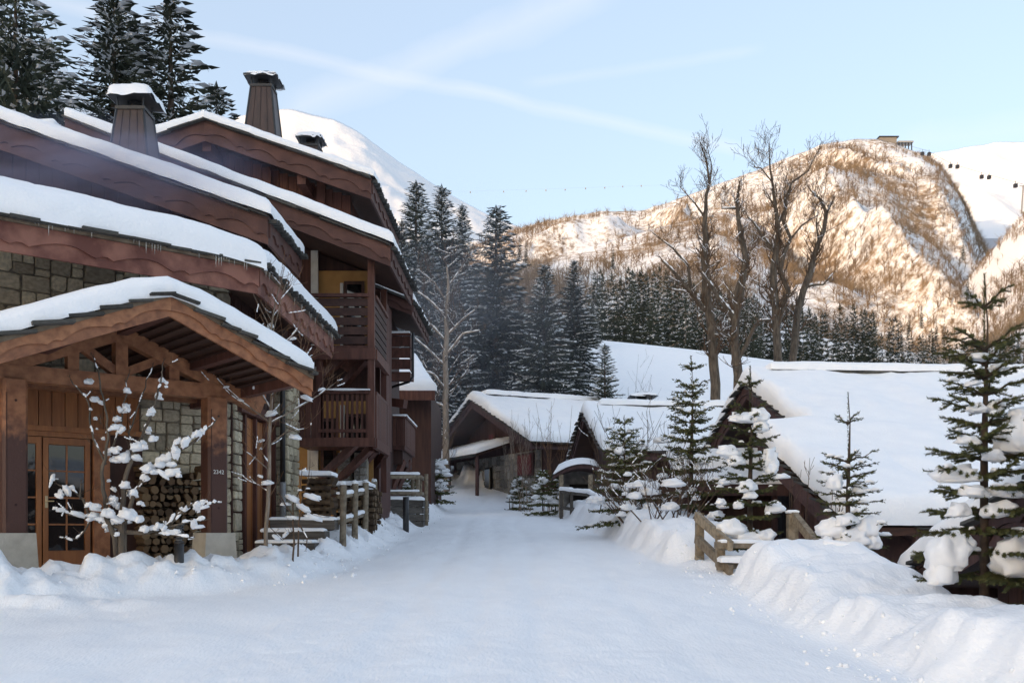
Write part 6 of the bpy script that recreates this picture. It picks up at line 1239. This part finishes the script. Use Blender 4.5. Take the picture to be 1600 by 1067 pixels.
def shrub(label, pxx, py_base, py_top, Y, n, spread, seed, bark, snow=0.0, name='leafless_shrub', twl=.5, rad=.016, lumps=0):
    r = random.Random(seed); p0 = px(pxx, py_base, Y); H = (py_base - py_top) / F * Y; st = MB(); sn = MB(); gzv = gz(p0.x, Y); p0.z = min(p0.z, gzv)
    H = (HZ - py_top) / F * Y - p0.z
    e = empty(name, p0, 0, label, 'shrub')
    for i in range(n):
        b = p0 + Vector((r.uniform(-1, 1) * spread * .35, r.uniform(-.5, .5) * spread * .5, -.1)); d = Vector((r.uniform(-1, 1) * spread / H, r.uniform(-.6, .6) * spread / H, 1)); L = H * r.uniform(.6, 1.05); pts = [b + d * (L * t) + Vector((r.uniform(-1, 1), 0, 0)) * .03 * L * t for t in (0, .35, .7, 1)]
        st.tube(pts, [rad, rad * .8, rad * .5, rad * .25], 4, False)
        for j in range(5): t = r.uniform(.25, .95); grow(st, sn if snow else None, b + d * (L * t), Vector((r.uniform(-1, 1), r.uniform(-.7, .7), .9)), twl * r.uniform(.5, 1.2) * (1.1 - t * .5), rad * .45, 1, r, .3, .6, 2, snow, .004)
    st.build('stems', bark, e, True, fix=False)
    if sn.v: sn.build('snow', M['snow'], e, True, fix=False)['kind'] = 'stuff'
    for i in range(lumps): s_ = r.uniform(.07, .17); clump(e, p0 + Vector((r.uniform(-1, 1) * spread * .8, r.uniform(-.6, .3), H * r.uniform(.05, .75))), (s_ * 1.2, s_, s_ * .7), r.uniform(0, 3), i)
    return e
shrub('pale leafless birch clump in front of the red-shuttered chalet gable', 818, 752, 618, 37, 7, .7, 1, M['pale_bark']); shrub('tan leafless birch clump in front of the red-shuttered chalet roof', 862, 750, 622, 36, 9, 1.1, 2, M['red_twig']); shrub('twiggy leafless bush spreading before the small-chimney chalet roof', 968, 790, 636, 26, 10, 1.7, 3, M['twig'], .15, twl=.8); shrub('thin leafless saplings between the bushy sapling and the slender spruce', 1030, 790, 640, 25, 8, 1.3, 4, M['twig'], .2, twl=.7, lumps=6)
shrub('snow-tangled leafless thicket close by the stair railing', 1050, 825, 712, 20, 16, 1.3, 5, M['twig'], .55, twl=.6, lumps=14); shrub('dense snowy thicket below the bushy spruce sapling', 1005, 815, 720, 22, 16, 1.4, 6, M['twig'], .6, twl=.6, lumps=16); shrub('few bare stems rising before the red-shuttered chalet wall corner', 798, 748, 640, 38.5, 4, .4, 7, M['pale_bark']); shrub('leafless brush clinging to the snow slope beside the lone small spruce', 985, 625, 560, 52, 8, 1.8, 8, M['twig'], .0, twl=1.2)
shrub('bare twigs poking up before the lower wing snow', 1245, 812, 635, 17.5, 3, .25, 9, M['twig'], 0, twl=.3, rad=.012); shrub('two leaning bare shoots beside the thin little spruce', 1300, 812, 700, 15, 3, .35, 10, M['twig'], 0, twl=.2, rad=.012); shrub('grassy bare brush on the bank past the last balcony', 665, 720, 640, 42, 12, 1.6, 11, M['twig'], .3, twl=.7); shrub('leafless brush tangled under the slender snowy tree', 668, 705, 560, 48, 16, 2.4, 12, M['twig'], .35, twl=1.2, rad=.02)
# ================================================================ wood smoke drifting from the chimneys
def smoke(name, label, c, r3, dens, col=(.80, .86, 1.0)):
    m = bpy.data.materials.new('smoke'); m.use_nodes = True; nt = m.node_tree; nt.nodes.clear()
    out = nt.nodes.new('ShaderNodeOutputMaterial'); pv = nt.nodes.new('ShaderNodeVolumePrincipled'); pv.inputs['Color'].default_value = (*col, 1); pv.inputs['Density'].default_value = dens; pv.inputs['Anisotropy'].default_value = .1
    tc = nt.nodes.new('ShaderNodeTexCoord'); ln = nt.nodes.new('ShaderNodeVectorMath'); ln.operation = 'LENGTH'; nt.links.new(tc.outputs['Object'], ln.inputs[0])
    mr = nt.nodes.new('ShaderNodeMapRange'); mr.inputs['From Min'].default_value = 1.0; mr.inputs['From Max'].default_value = .1; mr.inputs['To Max'].default_value = dens
    nz_ = nt.nodes.new('ShaderNodeTexNoise'); nz_.inputs['Scale'].default_value = 2.2; nz_.inputs['Detail'].default_value = 3; nt.links.new(tc.outputs['Object'], nz_.inputs['Vector'])
    nt.links.new(ln.outputs['Value'], mr.inputs['Value']); mu = nt.nodes.new('ShaderNodeMath'); mu.operation = 'MULTIPLY'; nt.links.new(mr.outputs[0], mu.inputs[0])
    mr2 = nt.nodes.new('ShaderNodeMapRange'); mr2.inputs['From Min'].default_value = .35; mr2.inputs['From Max'].default_value = .62; mr2.inputs['To Max'].default_value = 1.6; nt.links.new(nz_.outputs['Fac'], mr2.inputs['Value']); nt.links.new(mr2.outputs[0], mu.inputs[1])
    nt.links.new(mu.outputs[0], pv.inputs['Density']); nt.links.new(pv.outputs[0], out.inputs['Volume'])
    import bmesh
    bm = bmesh.new(); bmesh.ops.create_icosphere(bm, subdivisions=3, radius=1.0); me = bpy.data.meshes.new(name); bm.to_mesh(me); bm.free(); me.materials.append(m)
    o = bpy.data.objects.new(name, me); COL.objects.link(o); o.location = c; o.scale = r3; tag(o, label, 'smoke', kind='stuff')
smoke('chimney_smoke', 'thin bluish chimney smoke drifting along the lodge roof', (-7.6, 16.9, 6.1), (3.8, .9, 1.0), .75, (.62, .66, 1.0))
smoke('chimney_smoke', 'faint bluish smoke hanging before the central spruces', (-3.5, 44, 9), (9, 7, 7), .03)
